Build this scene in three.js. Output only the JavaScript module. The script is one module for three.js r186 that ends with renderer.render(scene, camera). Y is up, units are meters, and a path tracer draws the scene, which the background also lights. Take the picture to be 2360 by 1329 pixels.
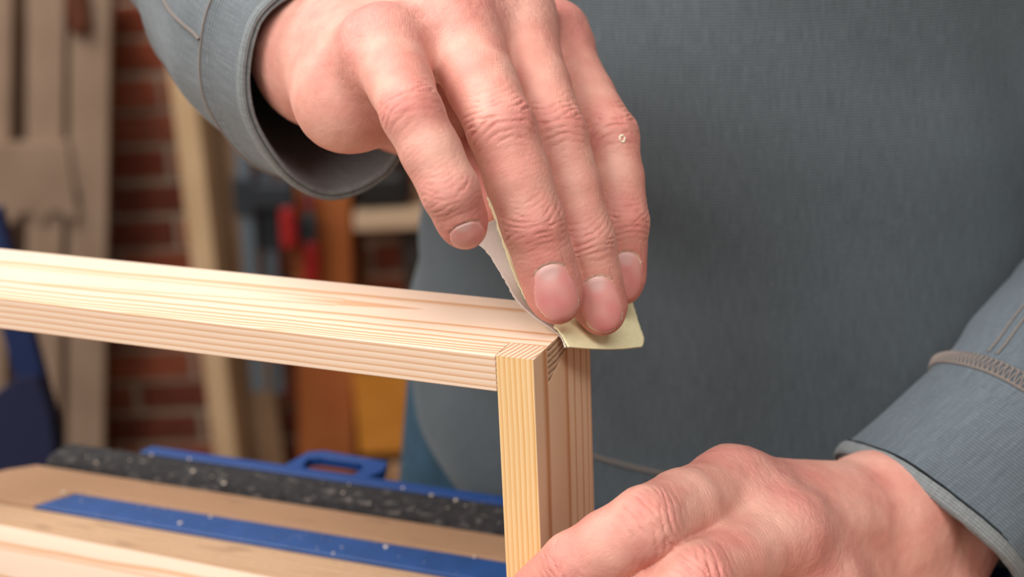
import * as THREE from 'three';
import { RoundedBoxGeometry } from 'three/addons/geometries/RoundedBoxGeometry.js';
import { mergeGeometries, mergeVertices } from 'three/addons/utils/BufferGeometryUtils.js';
import { ImprovedNoise } from 'three/addons/math/ImprovedNoise.js';
import { RectAreaLightUniformsLib } from 'three/addons/lights/RectAreaLightUniformsLib.js';

// ------------------------------------------------------------------ camera, light, exposure
const V = (x, y, z) => new THREE.Vector3(x, y, z);
const scene = new THREE.Scene();
scene.background = new THREE.Color(0x000000);
const renderer = new THREE.WebGLRenderer();
renderer.toneMapping = THREE.LinearToneMapping;
renderer.toneMappingExposure = 1.28;
renderer.shadowMap.enabled = true;
RectAreaLightUniformsLib.init();

const W = 2360, H = 1329, F = 3304.887;
const CAM = V(0.00501512, 1.19450997, 0.34322351);
const RIGHT = V(0.99902172, -0.0418738, 0.01421939), UP = V(0.04422223, 0.94596835, -0.32122931), BACK = V(0, 0.32154387, 0.94689468);
const camera = new THREE.PerspectiveCamera(2 * Math.atan(H / 2 / F) * 180 / Math.PI, W / H, 0.02, 20);
camera.position.copy(CAM);
camera.quaternion.setFromRotationMatrix(new THREE.Matrix4().makeBasis(RIGHT, UP, BACK));
camera.updateProjectionMatrix();
camera.focus = 0.373;
camera.userData.fStop = camera.getFocalLength() / 5.2;
// a point in the room from a direction of sight and a distance along the lens axis
const at = (x, y, d) => CAM.clone().addScaledVector(RIGHT, (x - W / 2) / F * d).addScaledVector(UP, (H / 2 - y) / F * d).addScaledVector(BACK, -d);
const onZ = (x, y, z) => { const r = at(x, y, 1).sub(CAM); return CAM.clone().addScaledVector(r, (z - CAM.z) / r.z); };

const LAMPS = [ // centre, target, width, height, radiance, colour
  { kind: 'key', p: [-0.85, 1.95, 0.85], to: [0.0, 1.05, -0.05], w: 0.95, h: 0.95, L: 5.0, c: 0xfff9f4 },
  { kind: 'ceiling', p: [0.35, 2.52, 1.15], to: [0.35, 0, 1.15], w: 1.2, h: 0.6, L: 8.0, c: 0xfff9f4 },  // added panel, fills in light on hands and sweater
  { kind: 'ceiling', p: [-1.2, 2.52, -0.7], to: [-1.2, 0, -0.7], w: 1.4, h: 0.8, L: 8.5, c: 0xfff9f4 },  // added panel to brighten the brick wall, no such source known
];

// ------------------------------------------------------------------ helpers
const PHI = 0.414566336;                         // the frame and bench are turned by this about the vertical
const A0 = V(0, 1.06, 0);                        // near top corner of the wooden frame
const cp = Math.cos(PHI), sp = Math.sin(PHI);
const fw = (x, y, z) => V(A0.x + cp * x - sp * z, A0.y + y, A0.z + sp * x + cp * z);
let seed0 = 12345;
function rng(seed) { let s = seed | 0; return () => { s = (s + 0x6d2b79f5) | 0; let t = Math.imul(s ^ (s >>> 15), 1 | s); t = (t + Math.imul(t ^ (t >>> 7), 61 | t)) ^ t; return ((t ^ (t >>> 14)) >>> 0) / 4294967296; }; }
const IN = new ImprovedNoise();
const nz = (x, y, z) => IN.noise(x + 31.7, y + 17.3, z + 5.1);
const fbm = (x, y, z, o = 3) => { let s = 0, a = 1, t = 0; for (let i = 0; i < o; i++) { s += a * nz(x, y, z); t += a; x *= 2.03; y *= 2.03; z *= 2.03; a *= 0.5; } return s / t; };
const clamp = (x, a = 0, b = 1) => Math.min(b, Math.max(a, x));
const ss = (a, b, x) => { const t = clamp((x - a) / (b - a)); return t * t * (3 - 2 * t); };
const lerp = (a, b, t) => a + (b - a) * t;
const mix3 = (a, b, t) => [lerp(a[0], b[0], t), lerp(a[1], b[1], t), lerp(a[2], b[2], t)];
const lin = (c) => { const k = new THREE.Color().setRGB(c[0] / 255, c[1] / 255, c[2] / 255, THREE.SRGBColorSpace); return [k.r, k.g, k.b]; };
const used = new Map();
function numbered(n) { const k = used.get(n) ?? 0; used.set(n, k + 1); return k ? n + '_' + String(k).padStart(3, '0') : n; }
function shade(o) { o.traverse((m) => { if (m.isMesh) { m.castShadow = true; m.receiveShadow = true; } }); return o; }
function tag(o, label, category, group) { o.userData.label = label; o.userData.category = category; if (group) o.userData.group = group; return o; }
function thing(name, label, category, pos, group) { const g = new THREE.Group(); g.name = numbered(name); g.position.copy(pos); scene.add(g); return tag(g, label, category, group); }
function mesh(name, geo, mat, parent, label) { const m = new THREE.Mesh(geo, mat); m.name = parent && parent !== scene ? name : numbered(name); (parent ?? scene).add(m); m.castShadow = m.receiveShadow = true; if (label) m.userData.label = label; return m; }
// a part whose geometry is given in room coordinates, under a thing that stands at its own base
function part(name, geo, mat, parent, label) {
  const o = V(0, 0, 0); let p = parent, inv = new THREE.Matrix4(); const chain = [];
  while (p && p !== scene) { chain.unshift(p); p = p.parent; }
  const m = new THREE.Matrix4(); for (const c of chain) { c.updateMatrix(); m.multiply(c.matrix); }
  geo.applyMatrix4(m.invert());
  return mesh(name, geo, mat, parent, label);
}
function struct(name, geo, mat, parent) { const m = mesh(name, geo, mat, parent ?? scene); m.userData.kind = 'structure'; return m; }
const std = (o) => new THREE.MeshStandardMaterial(o);
const hex = (c, r = 0.8, x = {}) => std({ color: c, roughness: r, ...x });
function tex(w, h, fn, { srgb = true, repeat = true } = {}) {
  const d = new Uint8Array(w * h * 4);
  for (let y = 0; y < h; y++) for (let x = 0; x < w; x++) { const c = fn(x, y), i = (y * w + x) * 4; d[i] = clamp(c[0], 0, 255); d[i + 1] = clamp(c[1], 0, 255); d[i + 2] = clamp(c[2], 0, 255); d[i + 3] = 255; }
  const t = new THREE.DataTexture(d, w, h); t.magFilter = THREE.LinearFilter; t.minFilter = THREE.LinearMipmapLinearFilter; t.generateMipmaps = true;
  if (srgb) t.colorSpace = THREE.SRGBColorSpace; if (repeat) t.wrapS = t.wrapT = THREE.RepeatWrapping; t.needsUpdate = true; return t;
}
// a rounded box between two corners along its own axes
function rbox(x0, x1, y0, y1, z0, z1, r = 0.002, seg = 2) { const g = new RoundedBoxGeometry(x1 - x0, y1 - y0, z1 - z0, seg, Math.min(r, (x1 - x0) / 2.1, (y1 - y0) / 2.1, (z1 - z0) / 2.1)); g.translate((x0 + x1) / 2, (y0 + y1) / 2, (z0 + z1) / 2); return g; }
function extr(pts, depth, bevel = 0.001, holes = []) {
  const s = new THREE.Shape(pts.map((p) => new THREE.Vector2(p[0], p[1])));
  for (const h of holes) s.holes.push(new THREE.Path(h.map((p) => new THREE.Vector2(p[0], p[1]))));
  return new THREE.ExtrudeGeometry(s, { depth, bevelEnabled: bevel > 0, bevelSize: bevel, bevelThickness: bevel, bevelOffset: -bevel, bevelSegments: 2, steps: 1, curveSegments: 6 });
}
const only = (g) => { const r = g.index ? g.toNonIndexed() : g; for (const k of Object.keys(r.attributes)) if (!['position', 'normal', 'uv'].includes(k)) r.deleteAttribute(k); return r; };
const merge = (list) => mergeGeometries(list.map(only));
// solid wood: each face of the shape gets its own strip of one texture, computed from a colour in (x, y, z, axis) in millimetres
function woodMesh(geo, fn, ppm = 6, rough = 0.72) {
  const g = geo.index ? geo.toNonIndexed() : geo; g.computeBoundingBox();
  const lo = g.boundingBox.min.clone().multiplyScalar(1000).toArray(), hi = g.boundingBox.max.clone().multiplyScalar(1000).toArray();
  const faces = []; let top = 0, wide = 0;
  for (let ax = 0; ax < 3; ax++) for (const sg of [-1, 1]) {
    let a = (ax + 1) % 3, b = (ax + 2) % 3; if (hi[a] - lo[a] < hi[b] - lo[b]) [a, b] = [b, a];
    const fwid = Math.max(4, Math.ceil((hi[a] - lo[a]) * ppm)), fhei = Math.max(4, Math.ceil((hi[b] - lo[b]) * ppm));
    faces.push({ ax, sg, a, b, w: fwid, h: fhei, y: top }); top += fhei + 2; wide = Math.max(wide, fwid);
  }
  const TW = Math.min(2048, wide), TH = Math.min(2048, top), kx = TW / wide, ky = TH / top;
  const rows = new Array(TH); faces.forEach((f) => { for (let y = Math.floor(f.y * ky); y < (f.y + f.h + 2) * ky && y < TH; y++) rows[y] = f; });
  const t = tex(TW, TH, (x, y) => {
    const f = rows[y] ?? faces[5], q = [0, 0, 0];
    q[f.a] = lo[f.a] + clamp(x / kx / f.w) * (hi[f.a] - lo[f.a]); q[f.b] = lo[f.b] + clamp((y / ky - f.y - 1) / (f.h - 1)) * (hi[f.b] - lo[f.b]); q[f.ax] = f.sg > 0 ? hi[f.ax] : lo[f.ax];
    return fn(q[0], q[1], q[2], f.ax, f.sg);
  }, { repeat: false });
  const p = g.attributes.position, uv = new Float32Array(p.count * 2), e1 = V(), e2 = V(), P = [V(), V(), V()];
  for (let i = 0; i < p.count; i += 3) {
    for (let k = 0; k < 3; k++) P[k].fromBufferAttribute(p, i + k).multiplyScalar(1000);
    e1.subVectors(P[1], P[0]); e2.subVectors(P[2], P[0]); e1.cross(e2); const n = e1.toArray(), m = n.map(Math.abs), ax = m.indexOf(Math.max(...m)), f = faces[ax * 2 + (n[ax] > 0 ? 1 : 0)];
    for (let k = 0; k < 3; k++) {
      const q = P[k].toArray();
      uv[(i + k) * 2] = (0.5 + (q[f.a] - lo[f.a]) / Math.max(1e-6, hi[f.a] - lo[f.a]) * (f.w - 1)) * kx / TW;
      uv[(i + k) * 2 + 1] = (f.y + 1.5 + (q[f.b] - lo[f.b]) / Math.max(1e-6, hi[f.b] - lo[f.b]) * (f.h - 2)) * ky / TH;
    }
  }
  g.setAttribute('uv', new THREE.BufferAttribute(uv, 2));
  return { geo: g, mat: new THREE.MeshPhysicalMaterial({ map: t, roughness: rough, specularIntensity: 0.5 }) };
}
// growth rings: early wood to a sharp late-wood line
function ringTone(r, period, sharp = 3.2) { const k = r / period, f = k - Math.floor(k); return Math.pow(f, sharp) * (1 - ss(0.93, 1, f)); }
const EARLY = [233, 210, 189], LATE = [204, 150, 106];

// ------------------------------------------------------------------ the room
const plaster = hex(0xb9b2a6, 0.95), ceilMat = hex(0xd8d4cc, 0.95);
{
  const cement = tex(256, 256, (x, y) => { const v = 128 + 26 * fbm(x / 30, y / 30, 1, 4) + 10 * nz(x / 3, y / 3, 4); return [v, v * 0.95, v * 0.88]; });
  cement.repeat.set(4, 4);
  struct('floor', rbox(-2.3, 2.3, -0.12, 0, -2.35, 2.4, 0.001), std({ map: cement, roughness: 0.9, color: 0xa89a8a }));
  struct('ceiling', rbox(-2.3, 2.3, 2.6, 2.72, -2.35, 2.4, 0.001), ceilMat);
  struct('wall_left', rbox(-2.3, -2.18, 0, 2.6, -2.35, 2.4, 0.001), plaster);
  struct('wall_right', rbox(2.18, 2.3, 0, 2.6, -2.35, 2.4, 0.001), plaster);
  struct('wall_front', rbox(-2.18, 2.18, 0, 2.6, 2.28, 2.4, 0.001), plaster);
  // brick wall behind the workshop things: mortar bed with bricks set proud of it
  const mort = tex(256, 256, (x, y) => { const v = 168 + 30 * fbm(x / 20, y / 20, 2, 4); return [v, v * 0.9, v * 0.78]; });
  mort.repeat.set(3, 2);
  const wall = struct('wall_back', rbox(-2.18, 2.18, 0, 2.6, -2.35, -2.062, 0.001), std({ map: mort, roughness: 0.95 }));
  const R = rng(7), mats = [[142, 70, 46], [150, 76, 50], [128, 62, 44], [160, 86, 60], [116, 58, 42], [146, 82, 60]].map((c, i) => {
    const t = tex(128, 64, (x, y) => { const v = 1 + 0.28 * fbm(x / 14, y / 14, i * 9.1, 4); return c.map((k) => k * v); });
    return std({ map: t, roughness: 0.92 });
  });
  const variants = [0, 1, 2].map((i) => { const g = rbox(-0.105, 0.105, -0.025, 0.025, -0.012, 0.012, 0.004, 2), p = g.attributes.position; for (let k = 0; k < p.count; k++) p.setXYZ(k, p.getX(k) + 0.0025 * nz(p.getY(k) * 60, p.getZ(k) * 60, i * 3), p.getY(k) + 0.0018 * nz(p.getX(k) * 40, i * 5, p.getZ(k) * 50), p.getZ(k)); g.computeVertexNormals(); return g; });
  for (let row = -10; row <= 6; row++) {
    const y = 0.6928 + row * 0.0615; if (y < 0.03) continue;
    for (let k = -6; k <= 7; k++) {
      const x = -0.592 + k * 0.2205 + (((row % 2) + 2) % 2 ? 0.11 : 0) + 0.02;
      const b = mesh('brick', variants[Math.floor(R() * 3)], mats[Math.floor(R() * 6)], wall);
      b.position.set(x + (R() - 0.5) * 0.004, y + (R() - 0.5) * 0.003, -2.069 + R() * 0.003); b.rotation.z = (R() - 0.5) * 0.012;
    }
  }
}
// lamps: glowing face plus area light; the ceiling panels are added, unseen fill
function lamp(L) {
  const p = V(...L.p), q = V(...L.to), key = L.kind === 'key';
  const root = thing(key ? 'softbox_lamp' : 'added_ceiling_panel', key ? 'square softbox lamp with a white front on a black stand, left of the bench' : L.p[2] > 0 ? 'added long white fill panel under the ceiling nearer the camera' : 'added long white panel under the ceiling to brighten the brick wall', 'lamp', key ? V(p.x, 0, p.z) : p);
  const head = new THREE.Object3D(); head.position.copy(p); key ? head.up.set(0, 1, 0) : head.up.set(0, 0, 1); head.lookAt(q); head.updateMatrix();
  const tr = (g) => g.applyMatrix4(head.matrix);
  part('diffuser', tr(rbox(-L.w / 2, L.w / 2, -L.h / 2, L.h / 2, -0.01, 0, 0.004)), std({ color: 0xffffff, emissive: new THREE.Color(L.c), emissiveIntensity: 0.9, roughness: 0.9 }), root);
  const e = 0.02, sh = [[-L.w / 2 - e, L.w / 2 + e, L.h / 2, L.h / 2 + e], [-L.w / 2 - e, L.w / 2 + e, -L.h / 2 - e, -L.h / 2], [-L.w / 2 - e, -L.w / 2, -L.h / 2, L.h / 2], [L.w / 2, L.w / 2 + e, -L.h / 2, L.h / 2]];
  part('housing', tr(merge([...sh.map((s) => rbox(s[0], s[1], s[2], s[3], -0.05, 0.005, 0.003)), rbox(-L.w / 2, L.w / 2, -L.h / 2, L.h / 2, -0.06, -0.02, 0.003)])), hex(key ? 0x1b1b1c : 0xe6e4df, 0.6), root);
  if (key) {
    const c = V(0, 0, -0.09).applyMatrix4(head.matrix);
    part('pole', new THREE.TubeGeometry(new THREE.LineCurve3(V(c.x, 0.4, c.z), c), 2, 0.014, 12), hex(0x202022, 0.5, { metalness: 0.6 }), root);
    for (let k = 0; k < 3; k++) { const a = k * 2.094 + 0.4; part('leg', new THREE.TubeGeometry(new THREE.LineCurve3(V(c.x, 0.6, c.z), V(c.x + 0.4 * Math.cos(a), 0.012, c.z + 0.4 * Math.sin(a))), 2, 0.01, 10), hex(0x202022, 0.5, { metalness: 0.6 }), root); }
  }
  const light = new THREE.RectAreaLight(L.c, L.L, L.w, L.h);
  light.position.copy(V(0, 0, 0.008).applyMatrix4(head.matrix)); light.up.copy(head.up); light.lookAt(q); light.castShadow = true; light.name = key ? 'softbox_light' : 'added_fill_light'; scene.add(light);
}
LAMPS.forEach(lamp);

// ------------------------------------------------------------------ the small pine frame being sanded
const FW = 0.0105, FD = 0.0415, FH = 0.0102, FIN = 0.0094, LEN = 0.27, LOW = -0.107;
const frameQ = -PHI;
function placed(root) { root.rotation.y = frameQ; return root; }
{
  const root = placed(thing('wooden_frame', 'small pale pine box frame with jointed corners standing on the bench, being sanded', 'frame', A0));
  const own = (name, geo, fn, ppm, label) => { const w = woodMesh(geo, fn, ppm); return mesh(name, w.geo, w.mat, root, label); };
  // top rail: long grain lines that crowd towards the front edge, flat-sawn figure towards the back, end grain at the corner
  const grain = (x, y, z, s) => nz(x * 0.018, y * 0.2 + s, z * 0.2) * 1.3 + nz(x * 0.06, y * 0.5, z * 0.5 + s) * 0.35;
  const fibre = (x, y, z) => 3.2 * nz(x * 0.06, y * 4, z * 4) + 2.2 * nz(x * 0.3, y * 9, z * 9);
  const railTop = (x, y, z, ax, sg) => {
    let t, c;
    if (ax === 0) { // end grain: smiling arcs
      const r = Math.hypot(z + 13, y - 40) + 0.25 * nz(y * 0.3, z * 0.3, 1); t = ringTone(r + 0.55, 1.62, 2.2);
      c = mix3([216, 186, 156], [122, 84, 60], Math.min(1, 1.1 * t)); const d = 5 * nz(y * 6, z * 6, 3); return c.map((k) => k + d);
    }
    if (ax === 1) {
      // flat-sawn top face: lines given by how far back they lie, bending slowly along the board
      const u = -z + 0.9 * nz(x * 0.02, 3, 1) + (x + 40) * -0.028 + 0.5 * nz(x * 0.05, z * 0.1, 5);
      const lines = [1.2, 2.7, 4.3, 6.3, 8.9, 12.4, 17.5, 33.5]; t = 0;
      for (const L of lines) { const wd = 0.22 + L * 0.028, dd = (u - L) / wd; t = Math.max(t, (dd < 0 ? Math.exp(-dd * dd * 0.5) : Math.exp(-dd * dd * 3)) * (0.98 - L * 0.008)); }
      // a tongue of late wood running out to a point near the corner
      const tx = (x + 60) / 26, half = (x < -60 ? 1.7 + 1.4 * nz(x * 0.03, 8, 2) : 3.2 * Math.pow(Math.max(0, 1 - Math.abs(tx) * 1.0), 0.7)) * 0.8, dz = Math.abs(-z - 25.5 - (x + 60) * 0.05);
      if (x > -95 && x < -34) t = Math.max(t, 0.6 * ss(-92, -50, x) * (1 - ss(half - 0.5, half + 0.4, dz)));
      if (x <= -60) t = Math.max(t, 0.55 * Math.exp(-(((dz - 2.6 - (-60 - x) * 0.035) / 0.55) ** 2)));
    } else { const u = -y + 0.25 * nz(x * 0.03, 1, 2) - x * 0.004, per = 1.9; t = ringTone(u + 0.35, per, 2.4) * 0.95; }
    c = mix3(EARLY, LATE, clamp(t)); const d = fibre(x, y, z) + 3 * nz(x * 0.02, y * 0.3, z * 0.2); return c.map((k) => k + d);
  };
  const tongue = extr([[-FIN, 0], [-FIN, -FH], [-0.037, 0]].map(([z, y]) => [-z, y]), FW + 0.0004, 0); tongue.rotateY(Math.PI / 2); tongue.translate(-0.0004, -0.00001, 0); // profile in (depth, height), swept to the right
  own('top_rail', merge([rbox(-LEN + FW, 0, -FH, 0, -FD, 0, 0.0005, 3), tongue]), railTop, 8.5);
  const lowFn = (x, y, z, ax) => railTop(x - 37, y, z * 0.85 - 2, ax === 0 ? 0 : ax, 1);
  const low = rbox(-LEN + FW, 0, LOW - FH, LOW, -FD, 0, 0.0005, 3); own('bottom_rail', low, (x, y, z, ax) => lowFn(x, y - LOW * 1000, z, ax), 7);
  // posts: straight quarter-sawn lines on the front edge, wide flat figure on the side
  const postFn = (x, y, z, ax, sg) => {
    let t, e = EARLY, l = LATE;
    if (ax === 1) { t = ringTone(x + 0.18 * z + 0.3 * nz(z * 0.2, 3, 1), 1.42, 1.6); return mix3([244, 220, 196], [176, 118, 84], t * 0.95).map((k) => k + 4 * nz(x * 5, z * 5, 2)); }
    if (ax === 2) { t = ringTone(x + 0.35 * nz(y * 0.02, 1, 4) + 0.1 * nz(y * 0.1, x, 2) + 0.2, 1.45, 1.5) * (0.7 + 0.5 * nz(x * 0.8, y * 0.005, 9)); e = [238, 206, 158]; l = [216, 156, 84]; }
    else {
      const u = -z + 1.2 * nz(y * 0.015, 2, 6) + 0.35 * nz(y * 0.06, z * 0.3, 3); t = 0; e = [232, 198, 166]; l = [196, 138, 96];
      for (const [L, wd, k] of [[7.6, 2.0, 0.95], [22.5, 1.6, 0.8], [28.0, 0.7, 0.75], [33.2, 0.7, 0.8], [37.6, 0.6, 0.7], [40.5, 0.5, 0.6]]) { const dd = (u - L) / wd; t = Math.max(t, k * (dd < 0 ? Math.exp(-dd * dd * 1.2) : Math.exp(-dd * dd * 4))); }
      t += 0.16 * ss(8, 20, u) * (1 - ss(20, 26, u));
    }
    const d = 3 * nz(x * 4, y * 0.06, z * 4) + 2 * nz(x * 9, y * 0.3, z * 9); return mix3(e, l, clamp(t)).map((k) => k + d);
  };
  const prof = [[0, 0], [0, LOW - FH], [-FD, LOW - FH], [-FD, 0], [-0.0371, 0], [-FIN - 0.0001, -FH - 0.0001], [-FIN - 0.0001, 0]].map(([z, y]) => [-z, y]);
  const post = extr(prof, FW - 0.0006, 0.0003); post.rotateY(Math.PI / 2); post.translate(0.0003, 0, 0);
  own('post', post, postFn, 9);
  own('post', rbox(-LEN, -LEN + FW - 0.0002, LOW - FH, 0, -FD, 0, 0.0005, 2), (x, y, z, a, s) => postFn(x + 300, y, z, a, s), 4);
}

// ------------------------------------------------------------------ the bench: wooden jaws, blue steel channel, dark grip strip, blue steel rail with a handle
const DECK = LOW - FH - 0.0002;                    // height of the bench top below the frame's corner
{
  const root = placed(thing('workbench', 'portable workbench with worn wooden jaws, blue steel channel and dark dusty grip strip', 'workbench', V(A0.x, 0, A0.z)));
  const top = A0.y + DECK, skew = (x) => -0.038 * (x + 0.06); // the bench is turned a little against the frame
  const turn = (g) => { g.rotateY(0.028); g.translate(0.006, 0, -0.0062); return g; };
  const worn = (s, dark) => (x, y, z, ax) => {
    const u = z + 1.2 * nz(x * 0.02, s, 1) + 0.5 * nz(x * 0.1, z * 0.3, s), t = 0.55 * ringTone(u, 3.1, 1.6) + 0.35 * Math.max(0, nz(x * 0.03, z * 1.2, s + 4)), st = ss(0.25, 0.6, nz(x * 0.05, z * 0.35, s + 9));
    const c = mix3(mix3(dark ? [170, 136, 108] : [194, 164, 134], [164, 126, 94], t), [140, 112, 88], 0.5 * st); const d = 9 * nz(x * 0.5, y * 3, z * 3) + 6 * nz(x * 2, z * 6, s); return c.map((k) => k + d);
  };
  const own = (name, g, fn, ppm, label) => { const w = woodMesh(g, fn, ppm, 0.75); turn(w.geo); w.geo.translate(0, 0, 0); return mesh(name, w.geo, w.mat, root, label); };
  const blueTex = tex(512, 64, (x, y) => { const v = 1 + 0.14 * fbm(x / 18, y / 9, 3, 4), sc = ss(0.42, 0.6, fbm(x / 26, y / 4, 7, 3)); return mix3([34 * v, 76 * v, 138 * v], [120, 138, 160], sc * 0.4); });
  const blue = std({ map: blueTex, roughness: 0.5 }), blueDeep = hex(0x16458a, 0.5);
  const foamTex = tex(512, 128, (x, y) => { const v = 46 + 26 * fbm(x / 9, y / 9, 2, 4), du = ss(0.06, 0.45, fbm(x / 16, y / 11, 6, 4)); return mix3([v, v, v + 3], [176, 168, 160], du * 0.5); });
  const foamBump = tex(256, 256, (x, y) => { const v = 128 + 90 * fbm(x / 10, y / 10, 4, 3); return [v, v, v]; }, { srgb: false });
  const foam = std({ map: foamTex, roughness: 0.95, bumpMap: foamBump, bumpScale: 0.0025 });
  // front jaw
  own('jaw', rbox(-0.30, 0.34, top - 0.022, top, -0.0735, 0.06, 0.003, 3), worn(2, false), 3, 'pale front jaw');
  // channel between the jaws
  const chan = extr([[-0.238, -0.0735], [0.34, -0.0735], [0.34, -0.0875], [-0.229, -0.0875]].map(([x, z]) => [x, -z]), 0.02, 0.0008); chan.rotateX(-Math.PI / 2); chan.translate(0, top - 0.0206, 0); turn(chan);
  { const p = chan.attributes.position, uv = chan.attributes.uv; for (let i = 0; i < p.count; i++) uv.setXY(i, p.getX(i) * 4, p.getZ(i) * 16); }
  mesh('channel', chan, blue, root, 'scuffed blue steel channel');
  // back jaw, its left end cut off at a slant round the channel
  const bj = extr([[-0.290, -0.0735], [-0.2385, -0.0735], [-0.2295, -0.088], [0.34, -0.088], [0.34, -0.1055], [-0.262, -0.1055], [-0.272, -0.098]].map(([x, z]) => [x, -z]), 0.02, 0.0012); bj.rotateX(-Math.PI / 2); bj.translate(0, top - 0.0212, 0);
  own('jaw', bj, worn(5, true), 3);
  // grip strip
  const grip = rbox(-0.262, 0.34, top - 0.026, top + 0.003, -0.1255, -0.1062, 0.006, 4); { const g2 = turn(grip), p = g2.attributes.position, uv = g2.attributes.uv; for (let i = 0; i < p.count; i++) uv.setXY(i, p.getX(i) * 6, (p.getZ(i) - p.getY(i)) * 24); }
  mesh('grip_strip', grip, foam, root, 'dark rough grip strip covered in sawdust');
  // steel rail with its slotted handle
  const hr = extr([[-0.226, -0.1262], [0.34, -0.1262], [0.34, -0.1316], [-0.122, -0.1322], [-0.1185, -0.1395], [-0.121, -0.1475], [-0.151, -0.1492], [-0.157, -0.1462], [-0.160, -0.1325], [-0.224, -0.1325]].map(([x, z]) => [x, -z]), 0.003, 0.0006, [[[-0.152, -0.1325], [-0.1535, -0.141], [-0.149, -0.1432], [-0.130, -0.1432], [-0.1275, -0.1385], [-0.129, -0.1325]].map(([x, z]) => [x, -z])]);
  hr.rotateX(-Math.PI / 2); hr.translate(0, top - 0.0025, 0); turn(hr); mesh('steel_rail', hr, blueDeep, root, 'bright blue steel rail with a slotted handle');
  mesh('under_rail', turn(rbox(-0.245, 0.34, top - 0.06, top - 0.006, -0.1335, -0.1262, 0.002)), blueDeep, root);
  mesh('under_plate', turn(rbox(-0.17, -0.10, top - 0.03, top - 0.02, -0.15, -0.134, 0.001)), hex(0x7a6c58, 0.8), root);
  for (const [x, z] of [[-0.2, 0.03], [0.3, 0.03], [-0.2, -0.115], [0.3, -0.115]]) mesh('leg', turn(rbox(x - 0.015, x + 0.015, 0, top - 0.024, z - 0.015, z + 0.009, 0.002)), blueDeep, root);
}

// ------------------------------------------------------------------ the person
// bodies are level sets of joined tapered bones, in millimetres from A0
const mm = (p) => p.clone().sub(A0).multiplyScalar(1000);
const J = (x, y, d, r) => { const p = mm(at(x, y, d)); p.r = r; return p; };
const TOCAM = BACK.clone();
function bone(a, b, ra = a.r, rb = b.r) { const d = b.clone().sub(a); return { ax: a.x, ay: a.y, az: a.z, dx: d.x, dy: d.y, dz: d.z, l2: Math.max(1e-6, d.lengthSq()), ra, rb }; }
const bd = (o, x, y, z) => { const px = x - o.ax, py = y - o.ay, pz = z - o.az; let t = (px * o.dx + py * o.dy + pz * o.dz) / o.l2; t = t < 0 ? 0 : t > 1 ? 1 : t; const qx = px - t * o.dx, qy = py - t * o.dy, qz = pz - t * o.dz; o.t = t; return Math.sqrt(qx * qx + qy * qy + qz * qz) - (o.ra + (o.rb - o.ra) * t); };
const smin = (a, b, k) => { const h = Math.max(k - Math.abs(a - b), 0) / k; return Math.min(a, b) - h * h * k * 0.25; };

// one finger: joints knuckle, middle joint, end joint, tip
function finger(j, side = 0) {
  const f = { j, bones: [] };
  const dir = (a, b) => b.clone().sub(a).normalize();
  f.dirs = [dir(j[0], j[1]), dir(j[1], j[2]), dir(j[2], j[3])];
  f.N = f.dirs.map((d) => { const v = TOCAM.clone().addScaledVector(RIGHT, side); return v.addScaledVector(d, -v.dot(d)).normalize(); });
  f.S = f.dirs.map((d, i) => d.clone().cross(f.N[i]).normalize());
  const mid = (a, b, t, k) => { const p = a.clone().lerp(b, t); p.r = lerp(a.r, b.r, t) * k; return p; };
  const m0 = mid(j[0], j[1], 0.6, j.fat ?? 0.93), m1 = mid(j[1], j[2], 0.5, 0.995);
  f.bones.push(bone(j[0], m0), bone(m0, j[1]), bone(j[1], m1), bone(m1, j[2]), bone(j[2], j[3]));
  // the flatter back of the finger's end, that carries the nail
  const rr = j[3].r * 0.74, n = f.N[2], e0 = j[3].clone().addScaledVector(n, j[3].r - rr - 0.15).addScaledVector(f.dirs[2], -3), e1 = j[3].clone().addScaledVector(n, j[3].r - rr - 0.9).addScaledVector(f.dirs[2], 3.2);
  f.pad = bone(e0, e1, rr, rr * 0.97);
  f.sdf = (x, y, z) => {
    let d = bd(f.bones[0], x, y, z); let u = f.bones[0].t * 0.6, best = d;
    for (let i = 1; i < 5; i++) { const e = bd(f.bones[i], x, y, z); if (e < best) { best = e; u = i === 1 ? 0.6 + 0.4 * f.bones[1].t : i; } d = smin(d, e, 1.6); }
    f.u = u; return smin(d, bd(f.pad, x, y, z), 2.2);
  };
  return f;
}
function hand(spec) {
  const fingers = spec.fingers.map((f) => finger(f.j, f.side ?? 0)), palm = spec.palm.map((b) => bone(...b)), k0 = spec.k ?? 9;
  const sdf = (x, y, z) => {
    let d = 1e9; for (const b of palm) d = smin(d, bd(b, x, y, z), k0);
    let fd = 1e9, fu = 1, ws = 0, us = 0;
    for (let i = 0; i < fingers.length; i++) {
      const e = fingers[i].sdf(x, y, z), u = Math.min(1, fingers[i].u), w = Math.exp(-clamp(e, -30, 30) / 1.5); ws += w; us += u * w;
      const k = i === spec.thumb ? 1.2 : lerp(7.5, 1.1, ss(0.1, 0.78, i ? 0.5 * (u + fu) : u));
      fd = i ? smin(fd, e, k) : e; fu = us / ws;
    }
    return smin(d, fd, lerp(k0, 1.2, ss(0.25, 0.8, fu)));
  };
  return { fingers, sdf, spec };
}
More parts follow.
